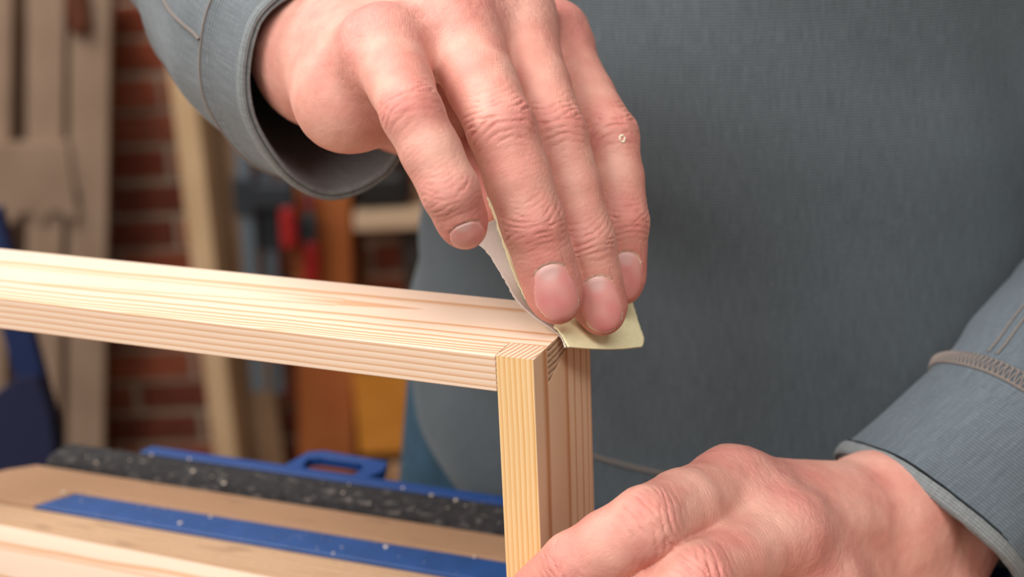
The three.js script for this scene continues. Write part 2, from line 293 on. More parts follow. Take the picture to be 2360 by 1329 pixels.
// naive surface nets over the blocks that the surface crosses, then each vertex drawn onto the surface
function surface(sdf, lo, hi, h) {
  const nx = Math.ceil((hi[0] - lo[0]) / h) + 1, ny = Math.ceil((hi[1] - lo[1]) / h) + 1, nzz = Math.ceil((hi[2] - lo[2]) / h) + 1;
  const val = new Float32Array(nx * ny * nzz).fill(NaN), id = (i, j, k) => i + nx * (j + ny * k), B = 5;
  const get = (i, j, k) => { const q = id(i, j, k); let v = val[q]; if (v !== v) v = val[q] = sdf(lo[0] + i * h, lo[1] + j * h, lo[2] + k * h); return v; };
  const vert = new Map(), P = [], idx = [];
  for (let K = 0; K < nzz - 1; K += B) for (let Jb = 0; Jb < ny - 1; Jb += B) for (let I = 0; I < nx - 1; I += B) {
    if (Math.abs(sdf(lo[0] + (I + B / 2) * h, lo[1] + (Jb + B / 2) * h, lo[2] + (K + B / 2) * h)) > B * h * 1.15) continue;
    for (let k = K; k < Math.min(K + B, nzz - 1); k++) for (let j = Jb; j < Math.min(Jb + B, ny - 1); j++) for (let i = I; i < Math.min(I + B, nx - 1); i++) {
      const c = [get(i, j, k), get(i + 1, j, k), get(i, j + 1, k), get(i + 1, j + 1, k), get(i, j, k + 1), get(i + 1, j, k + 1), get(i, j + 1, k + 1), get(i + 1, j + 1, k + 1)];
      let m = 0; for (let q = 0; q < 8; q++) if (c[q] < 0) m |= 1 << q; if (m === 0 || m === 255) continue;
      let sx = 0, sy = 0, sz = 0, n = 0;
      for (let a = 0; a < 8; a++) for (const b of [a ^ 1, a ^ 2, a ^ 4]) if (b > a && (c[a] < 0) !== (c[b] < 0)) { const t = c[a] / (c[a] - c[b]); sx += (a & 1) + t * ((b & 1) - (a & 1)); sy += ((a >> 1) & 1) + t * (((b >> 1) & 1) - ((a >> 1) & 1)); sz += (a >> 2) + t * ((b >> 2) - (a >> 2)); n++; }
      vert.set(id(i, j, k), P.length / 3); P.push(lo[0] + (i + sx / n) * h, lo[1] + (j + sy / n) * h, lo[2] + (k + sz / n) * h);
    }
  }
  const quad = (a, b, c, d, flip) => { if (a === undefined || b === undefined || c === undefined || d === undefined) return; flip ? idx.push(a, c, b, a, d, c) : idx.push(a, b, c, a, c, d); };
  for (const [q] of vert) {
    const i = q % nx, j = Math.floor(q / nx) % ny, k = Math.floor(q / nx / ny), v = get(i, j, k) < 0;
    if (j && k && i + 1 < nx && v !== (get(i + 1, j, k) < 0)) quad(vert.get(id(i, j - 1, k - 1)), vert.get(id(i, j, k - 1)), vert.get(q), vert.get(id(i, j - 1, k)), !v);
    if (i && k && v !== (get(i, j + 1, k) < 0)) quad(vert.get(id(i - 1, j, k - 1)), vert.get(id(i - 1, j, k)), vert.get(q), vert.get(id(i, j, k - 1)), !v);
    if (i && j && v !== (get(i, j, k + 1) < 0)) quad(vert.get(id(i - 1, j - 1, k)), vert.get(id(i, j - 1, k)), vert.get(q), vert.get(id(i - 1, j, k)), !v);
  }
  return { P, idx };
}
const gradOf = (sdf, x, y, z, e = 0.35) => { const gx = sdf(x + e, y, z) - sdf(x - e, y, z), gy = sdf(x, y + e, z) - sdf(x, y - e, z), gz = sdf(x, y, z + e) - sdf(x, y, z - e), l = Math.hypot(gx, gy, gz) || 1; return [gx / l, gy / l, gz / l]; };
function refine(m, sdf, keep) { // split the triangles that may be seen in four
  const P = m.P.slice(), out = [], mids = new Map(), n = m.P.length / 3;
  const mid = (a, b) => { const key = a < b ? a * n + b : b * n + a; let v = mids.get(key); if (v === undefined) { v = P.length / 3; P.push((P[a * 3] + P[b * 3]) / 2, (P[a * 3 + 1] + P[b * 3 + 1]) / 2, (P[a * 3 + 2] + P[b * 3 + 2]) / 2); mids.set(key, v); } return v; };
  for (let t = 0; t < m.idx.length; t += 3) {
    const [a, b, c] = m.idx.slice(t, t + 3);
    if (!keep(P, a, b, c)) { out.push(a, b, c); continue; }
    const x = mid(a, b), y = mid(b, c), z = mid(c, a); out.push(a, x, z, x, b, y, z, y, c, x, y, z);
  }
  return { P, idx: out };
}
function snap(m, sdf, steps = 2) { for (let i = 0; i < m.P.length; i += 3) for (let s = 0; s < steps; s++) { const d = sdf(m.P[i], m.P[i + 1], m.P[i + 2]); if (Math.abs(d) < 0.002) break; const g = gradOf(sdf, m.P[i], m.P[i + 1], m.P[i + 2]); m.P[i] -= g[0] * d; m.P[i + 1] -= g[1] * d; m.P[i + 2] -= g[2] * d; } return m; }

const SKIN = lin([214, 151, 137]), FLUSH = lin([204, 118, 110]), PALE = lin([228, 176, 160]), MAUVE = lin([196, 140, 140]);
const nails = [];
// skin relief (mm) and colour at a point with outward normal g
function skinAt(hd, x, y, z, g, idx) {
  let d = 0, pocket = 0, fold = 0, hold0 = 0, flush = 0, pale = 0, mauve = 0; const gn = V(...g), p = V(x, y, z), rel = V();
  let near = null, nd = 1e9; for (const f of hd.fingers) { const e = f.sdf(x, y, z); if (e < nd) { nd = e; near = f; near.uu = f.u; } }
  const onF = 1 - ss(0.5, 3.5, nd);
  if (onF > 0) {
    const f = near;
    for (const jn of [1, 2]) {
      const j = f.j[jn], dir = f.dirs[jn - 1].clone().add(f.dirs[jn]).normalize(), N = f.N[jn - 1].clone().add(f.N[jn]).normalize(), S = dir.clone().cross(N);
      rel.subVectors(p, j); const s = rel.dot(dir), l = rel.dot(S), up = gn.dot(N);
      const r = j.r, dors = ss(0.1, 0.55, up), sg = jn === 1 ? 7.0 : 6.0, win = Math.exp(-((s / sg) ** 2)) * dors * onF;
      if (win < 0.01) continue;
      const bow = s < 0 ? 0.055 : -0.02, s2 = s + bow * l * l + 0.9 * nz(x * 0.22, y * 0.22, z * 0.22 + jn * 7) + 0.35 * nz(x * 0.6, y * 0.6, z * 0.6);
      const lam = (jn === 1 ? 2.15 : 1.7) * (hd.spec.wr ?? 1), c = Math.pow(0.5 + 0.5 * Math.cos(2 * Math.PI * s2 / lam), 3.2), vary = clamp(0.55 + 1.1 * nz(x * 0.28 + 9, y * 0.28, z * 0.28));
      d -= (jn === 1 ? 0.62 : 0.48) * (hd.spec.fingers.findIndex((q) => q.j === f.j) === 0 && hd.spec.soft ? 0.55 : 1) * win * c * vary; d += (jn === 1 ? 0.16 : -0.12) * win;
      flush += win * (jn === 1 ? 0.75 : 0.5) * (0.6 + 0.5 * vary);
      mauve += win * 0.25 * (0.5 + nz(x * 0.15, y * 0.15, z * 0.15 + 3));
    }
    // fine cross lines along the backs of the fingers
    const seg = f.uu < 1 ? 0 : f.uu < 4 ? 1 : 2; rel.subVectors(p, f.j[seg + 1]); const s = rel.dot(f.dirs[seg]), l = rel.dot(f.S[seg]);
    const w = onF * ss(0.0, 0.6, gn.dot(f.N[seg]));
    d -= 0.075 * w * Math.pow(0.5 + 0.5 * Math.cos(2 * Math.PI * (s / 1.25 + 0.7 * nz(x * 0.35, y * 0.35, z * 0.35))), 2.5) * clamp(0.5 + nz(x * 0.2, y * 0.2, z * 0.2 + 8));
    // the end of the finger is redder
    rel.subVectors(p, f.j[3]); const tipd = rel.length(); flush += 0.75 * onF * (1 - ss(f.j[3].r * 0.9, f.j[3].r * 2.0, tipd));
    // pocket and fold round the nail
    for (const nl of hd.nails ?? []) if (nl.f === f) {
      rel.subVectors(p, nl.c); const u = rel.dot(nl.S) / nl.hw, v = rel.dot(nl.D) / nl.hl, up = rel.dot(nl.N); if (up < -1) continue;
      const rho = nailRho(u, v); if (rho > 1.7) continue;
      hold0 = Math.max(hold0, 1 - ss(1.02, 1.12, rho)); pocket = Math.min(pocket, -0.36); fold += (v < 0.5 ? 0.24 : 0.24 * (1 - ss(0.5, 0.8, v))) * ss(1.0, 1.08, rho) * (1 - ss(1.12, 1.7, rho));
      if (rho > 0.96 && rho < 1.16) pale += 1.1 * (0.75 + 0.7 * nz(x * 1.2, y * 1.2, z * 1.2)) * (1 - ss(1.07, 1.15, rho)); if (rho > 1) flush += 0.35 * (1 - ss(1.1, 1.6, rho));
    }
  }
  // knuckles at the root of the fingers
  for (const f of hd.fingers) { if (f === hd.fingers[hd.spec.thumb]) continue; const t = p.distanceTo(f.j[0]), w = 1 - ss(f.j[0].r * 0.85, f.j[0].r * 2.0, t); flush += 0.3 * w; mauve += 0.2 * w; d += 0.35 * w * nz(x * 0.16, y * 0.16, z * 0.16 + idx); d -= 0.14 * w * Math.pow(1 - Math.abs(nz(x * 0.42, y * 0.42, z * 0.42)), 8) ; }
  d += (0.5 - 0.3 * onF) * fbm(x * 0.045, y * 0.045, z * 0.045 + idx * 9, 2) + 0.10 * nz(x * 0.28, y * 0.28, z * 0.28) - 0.05 * Math.pow(1 - Math.abs(nz(x * 0.8, y * 0.8, z * 0.8)), 6) - 0.03 * Math.pow(1 - Math.abs(nz(x * 1.3, y * 1.3, z * 1.3 + 4)), 6);
  for (const w of hd.spec.welts ?? []) { const e = bd(w.b, x, y, z); if (e < 6) d += w.h * Math.exp(-((Math.max(0, e + w.b.ra) / w.w) ** 2)); }
  d = lerp(d, 0, ss(0, 0.5, hold0)); d = lerp(d + fold, pocket, hold0);
  const blotch = fbm(x * 0.07, y * 0.07, z * 0.07 + 20, 3), fine = nz(x * 0.5, y * 0.5, z * 0.5 + 2), grit = nz(x * 1.4, y * 1.4, z * 1.4);
  let c = mix3(SKIN, PALE, clamp(0.4 - 0.9 * blotch)); c = mix3(c, FLUSH, clamp(0.14 + 0.62 * flush + 0.55 * blotch + onF * (near.j.red ?? 0))); c = mix3(c, MAUVE, clamp(mauve * 0.6)); c = mix3(c, [0.86, 0.66, 0.55], clamp(pale));
  const k = 1 + 0.045 * fine + 0.05 * grit; return { d, c: [c[0] * k, c[1] * k * (1 - 0.02 * grit), c[2] * k] };
}
const nailRho = (u, v) => { const vv = v < 0 ? v * 1.0 : v, uu = u / (1 - 0.10 * (v < 0 ? -v : 0) + 0.0 * v); const n = v < 0 ? 2.3 : 2.6; return Math.pow(Math.pow(Math.abs(uu), n) + Math.pow(Math.abs(vv), n), 1 / n); };
function skinGeometry(hd, lo, hi, h, idx) {
  let m = snap(surface(hd.sdf, lo, hi, h), hd.sdf, 2);
  const view = mm(CAM), a3 = V(), b3 = V(), c3 = V(), e = V(), q = V();
  m = snap(refine(m, hd.sdf, (P, a, b, c) => { a3.fromArray(P, a * 3); b3.fromArray(P, b * 3); c3.fromArray(P, c * 3); e.subVectors(b3, a3).cross(q.subVectors(c3, a3)).normalize(); return e.dot(q.subVectors(view, a3).normalize()) > -0.25; }), hd.sdf, 2);
  const n = m.P.length / 3, col = new Float32Array(n * 3), uv = new Float32Array(n * 2), pos = new Float32Array(n * 3);
  for (let i = 0; i < n; i++) {
    const x = m.P[i * 3], y = m.P[i * 3 + 1], z = m.P[i * 3 + 2], g = gradOf(hd.sdf, x, y, z), s = skinAt(hd, x, y, z, g, idx);
    for (let k = 0; k < 3; k++) { pos[i * 3 + k] = A0.getComponent(k) + (m.P[i * 3 + k] + g[k] * s.d) / 1000; col[i * 3 + k] = s.c[k]; }
    uv[i * 2] = (x * hd.spec.e1.x + y * hd.spec.e1.y + z * hd.spec.e1.z) / 24; uv[i * 2 + 1] = (x * hd.spec.e2.x + y * hd.spec.e2.y + z * hd.spec.e2.z) / 24;
  }
  const geo = new THREE.BufferGeometry(); geo.setAttribute('position', new THREE.BufferAttribute(pos, 3)); geo.setAttribute('color', new THREE.BufferAttribute(col, 3)); geo.setAttribute('uv', new THREE.BufferAttribute(uv, 2)); geo.setIndex(m.idx); geo.computeVertexNormals();
  return geo;
}
// a nail: a curved plate laid on the back of the finger's end
function addNail(hd, fi, w, l, off = 0, turn = 0) {
  const f = hd.fingers[fi], D = f.dirs[2].clone(), N = f.N[2].clone(); if (turn) N.applyAxisAngle(D, turn);
  const S = D.clone().cross(N).normalize(), c = f.j[3].clone().addScaledVector(N, f.j[3].r).addScaledVector(D, off);
  hd.nails = hd.nails ?? []; hd.nails.push({ f, D, N, S, c, hw: w / 2, hl: l / 2, tint: 0 });
}
const NAIL = { bed: lin([228, 164, 158]), moon: lin([228, 202, 200]), red: lin([222, 134, 134]), edge: lin([236, 214, 194]) };
function nailGeometry(hd, nl, k) {
  const nu = 26, nv = 30, P = [], C = [], I = [], f = nl.f;
  const onto = (u, v) => { const p = nl.c.clone().addScaledVector(nl.S, u * nl.hw).addScaledVector(nl.D, v * nl.hl).addScaledVector(nl.N, 6); let t = 0; for (let s = 0; s < 60; s++) { const d = f.sdf(p.x, p.y, p.z); if (d < 0.01 || t > 14) break; p.addScaledVector(nl.N, -d * 0.8); t += d * 0.8; } return p; };
  for (const lay of [0, 1]) for (let j = 0; j <= nv; j++) for (let i = 0; i <= nu; i++) {
    const a = i / nu * 2 * Math.PI, r = j / nv; const ru = Math.cos(a), rv = Math.sin(a), sc = r / nailRho(ru, rv) * (1 + 0.02 * (1 - ss(0.3, 0.7, rv))), u = ru * sc, v = rv * sc;
    const q = onto(u, v), h = hgt(u, v); function hgt(u, v) { return lay ? -0.6 : 0.08 - 0.26 * ss(0.88, 1, r); }
    const lim = nl.c.clone().addScaledVector(nl.N, -0.055 * (v > 0 ? v * v * nl.hl * nl.hl : 0) - u * u * nl.hw * nl.hw * 0.5 / nl.hw * 0.9); // never curls under more than a nail does
    const drop = Math.min(0, q.clone().sub(lim).dot(nl.N)); if (drop < -0.4) q.addScaledVector(nl.N, -(drop + 0.4) * 0.8);
    q.addScaledVector(nl.N, h); P.push(A0.x + q.x / 1000, A0.y + q.y / 1000, A0.z + q.z / 1000);
    let c = mix3(NAIL.bed, NAIL.red, clamp(0.35 + 0.6 * nz(u * 1.6 + k, v * 1.6, k * 3) + 0.25 * v)); c = mix3(c, NAIL.moon, 0.55 * (1 - ss(0.3, 0.62, Math.hypot(u * 0.9, v + 0.98))));  c = mix3(c, NAIL.edge, v > 0 ? ss(0.9, 0.97, r) * ss(0.1, 0.5, v) : 0);
    const str = 1 + 0.03 * nz(u * 14, v * 1.2, k); C.push(c[0] * str, c[1] * str, c[2] * str);
  }
  const row = nu + 1, off = (nv + 1) * row;
  for (let j = 0; j < nv; j++) for (let i = 0; i < nu; i++) { const a = j * row + i; I.push(a, a + row, a + 1, a + 1, a + row, a + row + 1, off + a, off + a + 1, off + a + row, off + a + 1, off + a + row + 1, off + a + row); }
  for (let i = 0; i < nu; i++) { const a = nv * row + i; I.push(a, a + off, a + 1, a + 1, a + off, a + off + 1); }
  const g = new THREE.BufferGeometry(); g.setAttribute('position', new THREE.Float32BufferAttribute(P, 3)); g.setAttribute('color', new THREE.Float32BufferAttribute(C, 3)); g.setIndex(I); g.computeVertexNormals();
  return g;
}

const pinkyR = [J(890, 115, 0.385, 11.0), J(950, 262, 0.352, 7.7), J(1038, 440, 0.350, 7.2), J(1063, 503, 0.3555, 6.7)];
const ringR = [J(1045, 50, 0.396, 12), J(1158, 300, 0.367, 8.9), J(1228, 515, 0.367, 8.2), J(1277, 668, 0.374, 7.9)];
const midR = [J(1175, 40, 0.410, 12), J(1279, 310, 0.384, 8.6), J(1346, 555, 0.381, 8.1), J(1382, 698, 0.386, 7.6)];
const indR = [J(1262, 98, 0.432, 12), J(1402, 315, 0.403, 8.5), J(1430, 510, 0.398, 7.9), J(1430, 632, 0.402, 7.3)];
const thuR = [J(930, 240, 0.452, 12), J(1010, 320, 0.446, 10.5), J(1085, 385, 0.434, 9.3), J(1150, 455, 0.416, 8.2)];
const wristU = J(748, 124, 0.435, 18.5), wristR = J(800, 140, 0.457, 19), hypo = J(800, 226, 0.405, 12.2), fore = J(730, 12, 0.56, 23);
const palmPt = J(985, 250, 0.435, 13);
const right = hand({
  fingers: [{ j: pinkyR }, { j: ringR }, { j: midR }, { j: indR, side: 0.25 }, { j: thuR }], thumb: 4, soft: true, e1: RIGHT.clone(), e2: UP.clone().add(BACK).normalize(),
  palm: [[wristU, pinkyR[0], 18, 10], [wristU, ringR[0], 18, 11], [wristR, midR[0], 17, 11], [wristR, indR[0], 17, 11], [wristU, wristR, 18.2, 19], [hypo, J(885, 200, 0.40, 11), 12.2, 10.5], [wristU, hypo, 17, 12.2], [wristR, thuR[0], 17, 12], [thuR[0], thuR[1], 13, 10.5], [palmPt, J(1100, 170, 0.435, 11), 13, 11], [hypo, palmPt, 12, 13], [wristU, fore, 18, 22], [wristR, fore, 19, 22]],
});
addNail(right, 0, 9.0, 9.4, 1.4); addNail(right, 1, 11.3, 16.8, -1.5); addNail(right, 2, 10.8, 16.4, -1.2); addNail(right, 3, 9.6, 14.6, -0.7, 0.12);
const indL = [J(1688, 1130, 0.402, 11.3), J(1490, 1206, 0.364, 9.5), J(1325, 1302, 0.370, 8.8), J(1245, 1366, 0.378, 8.2)];
indL.fat = 1.05; ringR.red = 0.03; midR.red = -0.06; midR.fat = 0.96;
const midL = [J(1800, 1232, 0.394, 12), J(1604, 1338, 0.361, 10.0), J(1436, 1455, 0.366, 9.2), J(1350, 1530, 0.374, 8.4)];
const rinL = [J(1890, 1375, 0.402, 11.5), J(1720, 1500, 0.372, 9.4), J(1560, 1600, 0.378, 8.6), J(1480, 1650, 0.386, 8.0)];
const pinL = [J(1965, 1490, 0.418, 10.5), J(1830, 1600, 0.394, 8), J(1720, 1680, 0.396, 7.4), J(1660, 1720, 0.402, 6.8)];
const thuL = [J(1930, 1230, 0.452, 12), J(1760, 1200, 0.452, 10.5), J(1560, 1250, 0.440, 9.5), J(1440, 1300, 0.434, 8.5)];
const wrL1 = J(2030, 1196, 0.440, 17.5), wrL2 = J(2100, 1330, 0.456, 18.5), foreL = J(2215, 1130, 0.466, 20);
const left = hand({
  fingers: [{ j: indL }, { j: midL }, { j: rinL }, { j: pinL }, { j: thuL }], thumb: 4, wr: 1.15, e1: RIGHT.clone(), e2: UP.clone(),
  palm: [[wrL1, indL[0], 16, 10.5], [wrL1, midL[0], 16, 11], [wrL2, rinL[0], 16, 11], [wrL2, pinL[0], 16, 10], [wrL1, wrL2, 17.5, 18.5], [wrL1, thuL[0], 16, 12], [thuL[0], thuL[1], 13, 10.5], [J(1850, 1300, 0.425, 15), J(1980, 1400, 0.44, 15)], [wrL1, foreL, 17, 19], [wrL2, foreL, 18, 20]],
});
addNail(left, 0, 11.2, 14.5, 0); addNail(left, 1, 11.2, 14.5, 0); addNail(left, 2, 10.6, 14, 0); addNail(left, 3, 9, 11.5, 0);
const skinBump = tex(512, 512, (x, y) => { // creased cells of skin, tiling
  const N = 40, cx = x / 512 * N, cy = y / 512 * N; let a = 9, b = 9;
  for (let i = -1; i <= 1; i++) for (let j = -1; j <= 1; j++) { const gx = Math.floor(cx) + i, gy = Math.floor(cy) + j, wx = ((gx % N) + N) % N, wy = ((gy % N) + N) % N, hsh = (q) => { const s = Math.sin(wx * 127.1 + wy * 311.7 + q * 74.7) * 43758.5453; return s - Math.floor(s); }; const d = Math.hypot(gx + hsh(1) - cx, gy + hsh(2) - cy); if (d < a) { b = a; a = d; } else if (d < b) b = d; }
  const v = 40 + 200 * ss(0.0, 0.4, b - a); return [v, v, v];
}, { srgb: false });
const skin = new THREE.MeshPhysicalMaterial({ vertexColors: true, roughness: 0.56, specularIntensity: 0.75, bumpMap: skinBump, bumpScale: 0.000028, sheen: 0.25, sheenColor: new THREE.Color(0.9, 0.5, 0.42), sheenRoughness: 0.6 });
const nailMat = new THREE.MeshPhysicalMaterial({ vertexColors: true, roughness: 0.42, clearcoat: 0.35, clearcoatRoughness: 0.3 });
const BASE = V(0.12, 0, -0.285);
const person = thing('person', 'person in a faded grey-blue sweater and blue jeans sanding the frame with both bare hands', 'person', BASE);
const boxOf = (pts, pad) => { const lo = [1e9, 1e9, 1e9], hi = [-1e9, -1e9, -1e9]; for (const p of pts) for (let k = 0; k < 3; k++) { lo[k] = Math.min(lo[k], p.getComponent(k) - p.r - pad); hi[k] = Math.max(hi[k], p.getComponent(k) + p.r + pad); } return [lo, hi]; };
const QUICK = false, DUST = [];
{
  const cell = QUICK ? 1.8 : 0.9;
  const bR = boxOf([...pinkyR, ...ringR, ...midR, ...indR, ...thuR, wristU, wristR, hypo, fore], 5), bL = boxOf([...indL, ...midL, ...rinL, ...pinL, ...thuL, wrL1, wrL2, foreL], 5);
  const gR = skinGeometry(right, ...bR, cell, 1), gL = skinGeometry(left, ...bL, cell, 2);
  // arms, trunk and neck inside the clothes, coarse
  const mmw = (x, y, z, r) => { const p = mm(V(x, y, z)); p.r = r; return p; };
  const shR = mmw(-0.03, 1.43, -0.36, 38), shL = mmw(0.275, 1.43, -0.36, 38), hip = mmw(0.12, 0.9, -0.30, 95), chest = mmw(0.12, 1.32, -0.33, 100), neck = mmw(0.12, 1.58, -0.33, 52);
  const off = (c, x, y, z, r) => { const p = mm(at(...c).addScaledVector(RIGHT, x).addScaledVector(UP, y).addScaledVector(BACK, z)); p.r = r; return p; };
  const cR = [757, 205, 0.434], cL0 = [2150, 1208, 0.452], fR = off(cR, -0.062, 0.095, -0.092, 24), eR0 = off(cR, -0.085, 0.18, -0.15, 28), fL = off(cL0, 0.098, 0.083, -0.05, 24), eL0 = off(cL0, 0.135, 0.15, -0.12, 28);
  const core = [bone(fore, fR), bone(fR, eR0), bone(eR0, shR, 28, 34), bone(foreL, fL), bone(fL, eL0), bone(eL0, shL, 28, 34), bone(shR, shL, 48, 48), bone(hip, chest), bone(chest, neck, 90, 52)];
  const coreSdf = (x, y, z) => { let d = 1e9; for (const b of core) d = smin(d, bd(b, x, y, z), 20); return d; };
  const bC = boxOf([fore, fR, eR0, shR, foreL, fL, eL0, shL, hip, chest, neck], 12), mC = surface(coreSdf, ...bC, 9), gC = new THREE.BufferGeometry();
  gC.setAttribute('position', new THREE.Float32BufferAttribute(mC.P.map((v, i) => A0.getComponent(i % 3) + v / 1000), 3)); gC.setAttribute('color', new THREE.Float32BufferAttribute(mC.P.map((v, i) => SKIN[i % 3]), 3)); gC.setAttribute('uv', new THREE.Float32BufferAttribute(new Float32Array(mC.P.length / 3 * 2), 2)); gC.setIndex(mC.idx); gC.computeVertexNormals();
  DUST.push([gR, V(-0.2, 0.9, 0.5), 150, 0.6], [gL, V(-0.2, 0.9, 0.4), 70, 0.6]);
  part('body', mergeGeometries([gR.clone(), gL.clone(), gC]), skin, person);
  right.nails.forEach((nl, k) => part('fingernail', nailGeometry(right, nl, k), nailMat, person));
  left.nails.forEach((nl, k) => part('fingernail', nailGeometry(left, nl, k + 5), nailMat, person));
}

// ------------------------------------------------------------------ clothes
const knit = tex(512, 512, (x, y) => { // fine knit: rows 1 mm apart, washed-out streaks along the wales
  const row = 0.5 + 0.5 * Math.cos(y / 8 * 2 * Math.PI), wale = nz(x * 0.22, y * 0.012, 3), pil = nz(x * 0.5, y * 0.5, 8), st = Math.pow(clamp(0.5 + nz(x * 0.09, Math.floor(y / 8) * 0.71, 5)), 2);
  const v = 1 - 0.15 * row + 0.09 * wale + 0.06 * pil + 0.09 * st * (1 - row); return [98 * v, 107 * v, 114 * v];
});
const knitBump = tex(512, 512, (x, y) => { const row = 0.5 + 0.5 * Math.cos(y / 8 * 2 * Math.PI); const v = 190 - 110 * row + 40 * nz(x * 0.3, y * 0.1, 2); return [v, v, v]; }, { srgb: false });
const fabric = new THREE.MeshPhysicalMaterial({ map: knit, bumpMap: knitBump, bumpScale: 0.00035, roughness: 0.95, specularIntensity: 0.3, vertexColors: true, sheen: 0.35, sheenColor: new THREE.Color(0.6, 0.65, 0.7), sheenRoughness: 0.7 });
const threadMat = hex(0x8c817b, 0.9), seamMat = hex(0x78716c, 0.95);
// rows of closed loops of points -> a tube of cloth; the colour function gets (row, column, point)
function loft(loops, { uv, color, close = true }) {
  const n = loops[0].length, P = [], U = [], C = [], I = [], cols = close ? n + 1 : n;
  loops.forEach((L, r) => { for (let i = 0; i < cols; i++) { const p = L[i % n]; P.push(p.x, p.y, p.z); const q = uv(r, i, p); U.push(q[0], q[1]); const c = color ? color(r, i, p) : [1, 1, 1]; C.push(c[0], c[1], c[2]); } });
  for (let r = 0; r + 1 < loops.length; r++) for (let i = 0; i + 1 < cols; i++) { const a = r * cols + i; I.push(a, a + cols, a + 1, a + 1, a + cols, a + cols + 1); }
  const g = new THREE.BufferGeometry(); g.setAttribute('position', new THREE.Float32BufferAttribute(P, 3)); g.setAttribute('uv', new THREE.Float32BufferAttribute(U, 2)); g.setAttribute('color', new THREE.Float32BufferAttribute(C, 3)); g.setIndex(I); g.computeVertexNormals();
  if (close) { const N = g.attributes.normal; for (let r = 0; r < loops.length; r++) { const a = r * cols, b = a + n, v = V(N.getX(a) + N.getX(b), N.getY(a) + N.getY(b), N.getZ(a) + N.getZ(b)).normalize(); N.setXYZ(a, v.x, v.y, v.z); N.setXYZ(b, v.x, v.y, v.z); } }
  return g;
}
const faded = (k, p, s) => { const v = 1 + 0.2 * fbm(p.x * 22, p.y * 22, p.z * 22 + s, 3); return [k[0] * v, k[1] * v, k[2] * v]; };
// the rim of a cuff: the points of sight where it shows, laid into the plane across the arm
function rimLoop(px, centre, axis, n) {
  const c = at(...centre), curve = new THREE.CatmullRomCurve3(px.map(([x, y]) => { const r = at(x, y, 1).sub(CAM); return CAM.clone().addScaledVector(r, c.clone().sub(CAM).dot(axis) / r.dot(axis)); }), true, 'centripetal');
  return { c, pts: curve.getSpacedPoints(n).slice(0, n) };
}
// a sleeve: [distance back along the path, centre shift (m, camera right / up / back), size, fold depth]
function sleeve(rim, axis, stations, { cuffAt, seed, thick = 0.0016 }) {
  const n = rim.pts.length, loops = [], meta = [];
  const out = rim.pts.map((p) => p.clone().sub(rim.c).addScaledVector(axis, -p.clone().sub(rim.c).dot(axis)).normalize());
  const push = (f, kind) => { loops.push(rim.pts.map(f)); meta.push(kind); };
  // inside of the cuff, double rolled edge, outside
  const m = stations.length, steps = 60, cs = new THREE.CatmullRomCurve3([V(0, 0, 0), ...stations.map((s) => RIGHT.clone().multiplyScalar(s[0]).addScaledVector(UP, s[1]).addScaledVector(BACK, s[2]))], false, 'centripetal'), csL = cs.getLength();
  for (const a of [0.075, 0.05, 0.028, 0.012, 0.004, 0.0015]) { const sh = cs.getPointAt(a / csL); push((p, i) => p.clone().add(sh).addScaledVector(out[i], -thick - (a > 0.003 ? 0.0006 : 0) - a * 0.05), 'inside'); }
  for (const [a, b] of [[0, -0.9], [0.0008, -0.45], [0.0003, -0.1], [-0.0005, 0.0], [0.0002, 0.15], [0.0008, 0.5], [0.0003, 1.0], [-0.001, 1.3], [-0.003, 1.2], [-0.0045, 0.9]]) push((p, i) => p.clone().addScaledVector(axis, a + 0.0004 * nz(i * 0.7, b * 3, seed)).addScaledVector(out[i], b * thick), 'rim');
  for (let k = 1; k <= steps; k++) {
    const t = Math.pow(k / steps, 1.35), sh = cs.getPoint(t), q = t * m, a = Math.min(m - 1, Math.floor(q)), s0 = a ? stations[a - 1] : [0, 0, 0, 1, 0], s1 = stations[a], w = q - a, size = lerp(s0[3], s1[3], w * w * (3 - 2 * w)), fold = lerp(s0[4], s1[4], w), round = ss(0.05, 0.6, t);
    const R0 = rim.pts.reduce((v, p) => v + p.distanceTo(rim.c), 0) / n;
    push((p, i) => {
      const d = p.distanceTo(rim.c), rad = lerp(d, R0, round) * size, ang = i / n * 2 * Math.PI, L = sh.length();
      const f = fold * (nz(Math.cos(ang) * 1.6 + seed, Math.sin(ang) * 1.6, L * 34) + 0.6 * nz(Math.cos(ang) * 0.8 + L * 30, Math.sin(ang) * 0.8, L * 55 + seed));
      const gather = (cuffAt ? 0.0016 * Math.exp(-(((L - cuffAt) / 0.0025) ** 2)) : 0);
      return rim.c.clone().add(sh).addScaledVector(p.clone().sub(rim.c).normalize(), rad + thick * 0.9 + f + gather);
    }, 'out');
  }
  const len = [0]; for (let r = 1; r < loops.length; r++) len.push(len[r - 1] + loops[r][0].distanceTo(loops[r - 1][0])); const per = loops[8].reduce((v, p, i) => v + p.distanceTo(loops[8][(i + 1) % n]), 0);
  return { loops, meta, geo: (tint) => loft(loops, { uv: (r, i) => [i / n * per / 0.064, len[r] / 0.064], color: (r, i, p) => faded(meta[r] === 'inside' ? [1.5, 1.36, 1.25] : meta[r] === 'rim' ? [1.85, 1.72, 1.58] : tint, p, seed) }) };
}
const tubeOn = (pts, r, closed = false, seg = 6) => new THREE.TubeGeometry(new THREE.CatmullRomCurve3(pts, closed, 'centripetal'), Math.max(8, pts.length * 2), r, seg, closed);
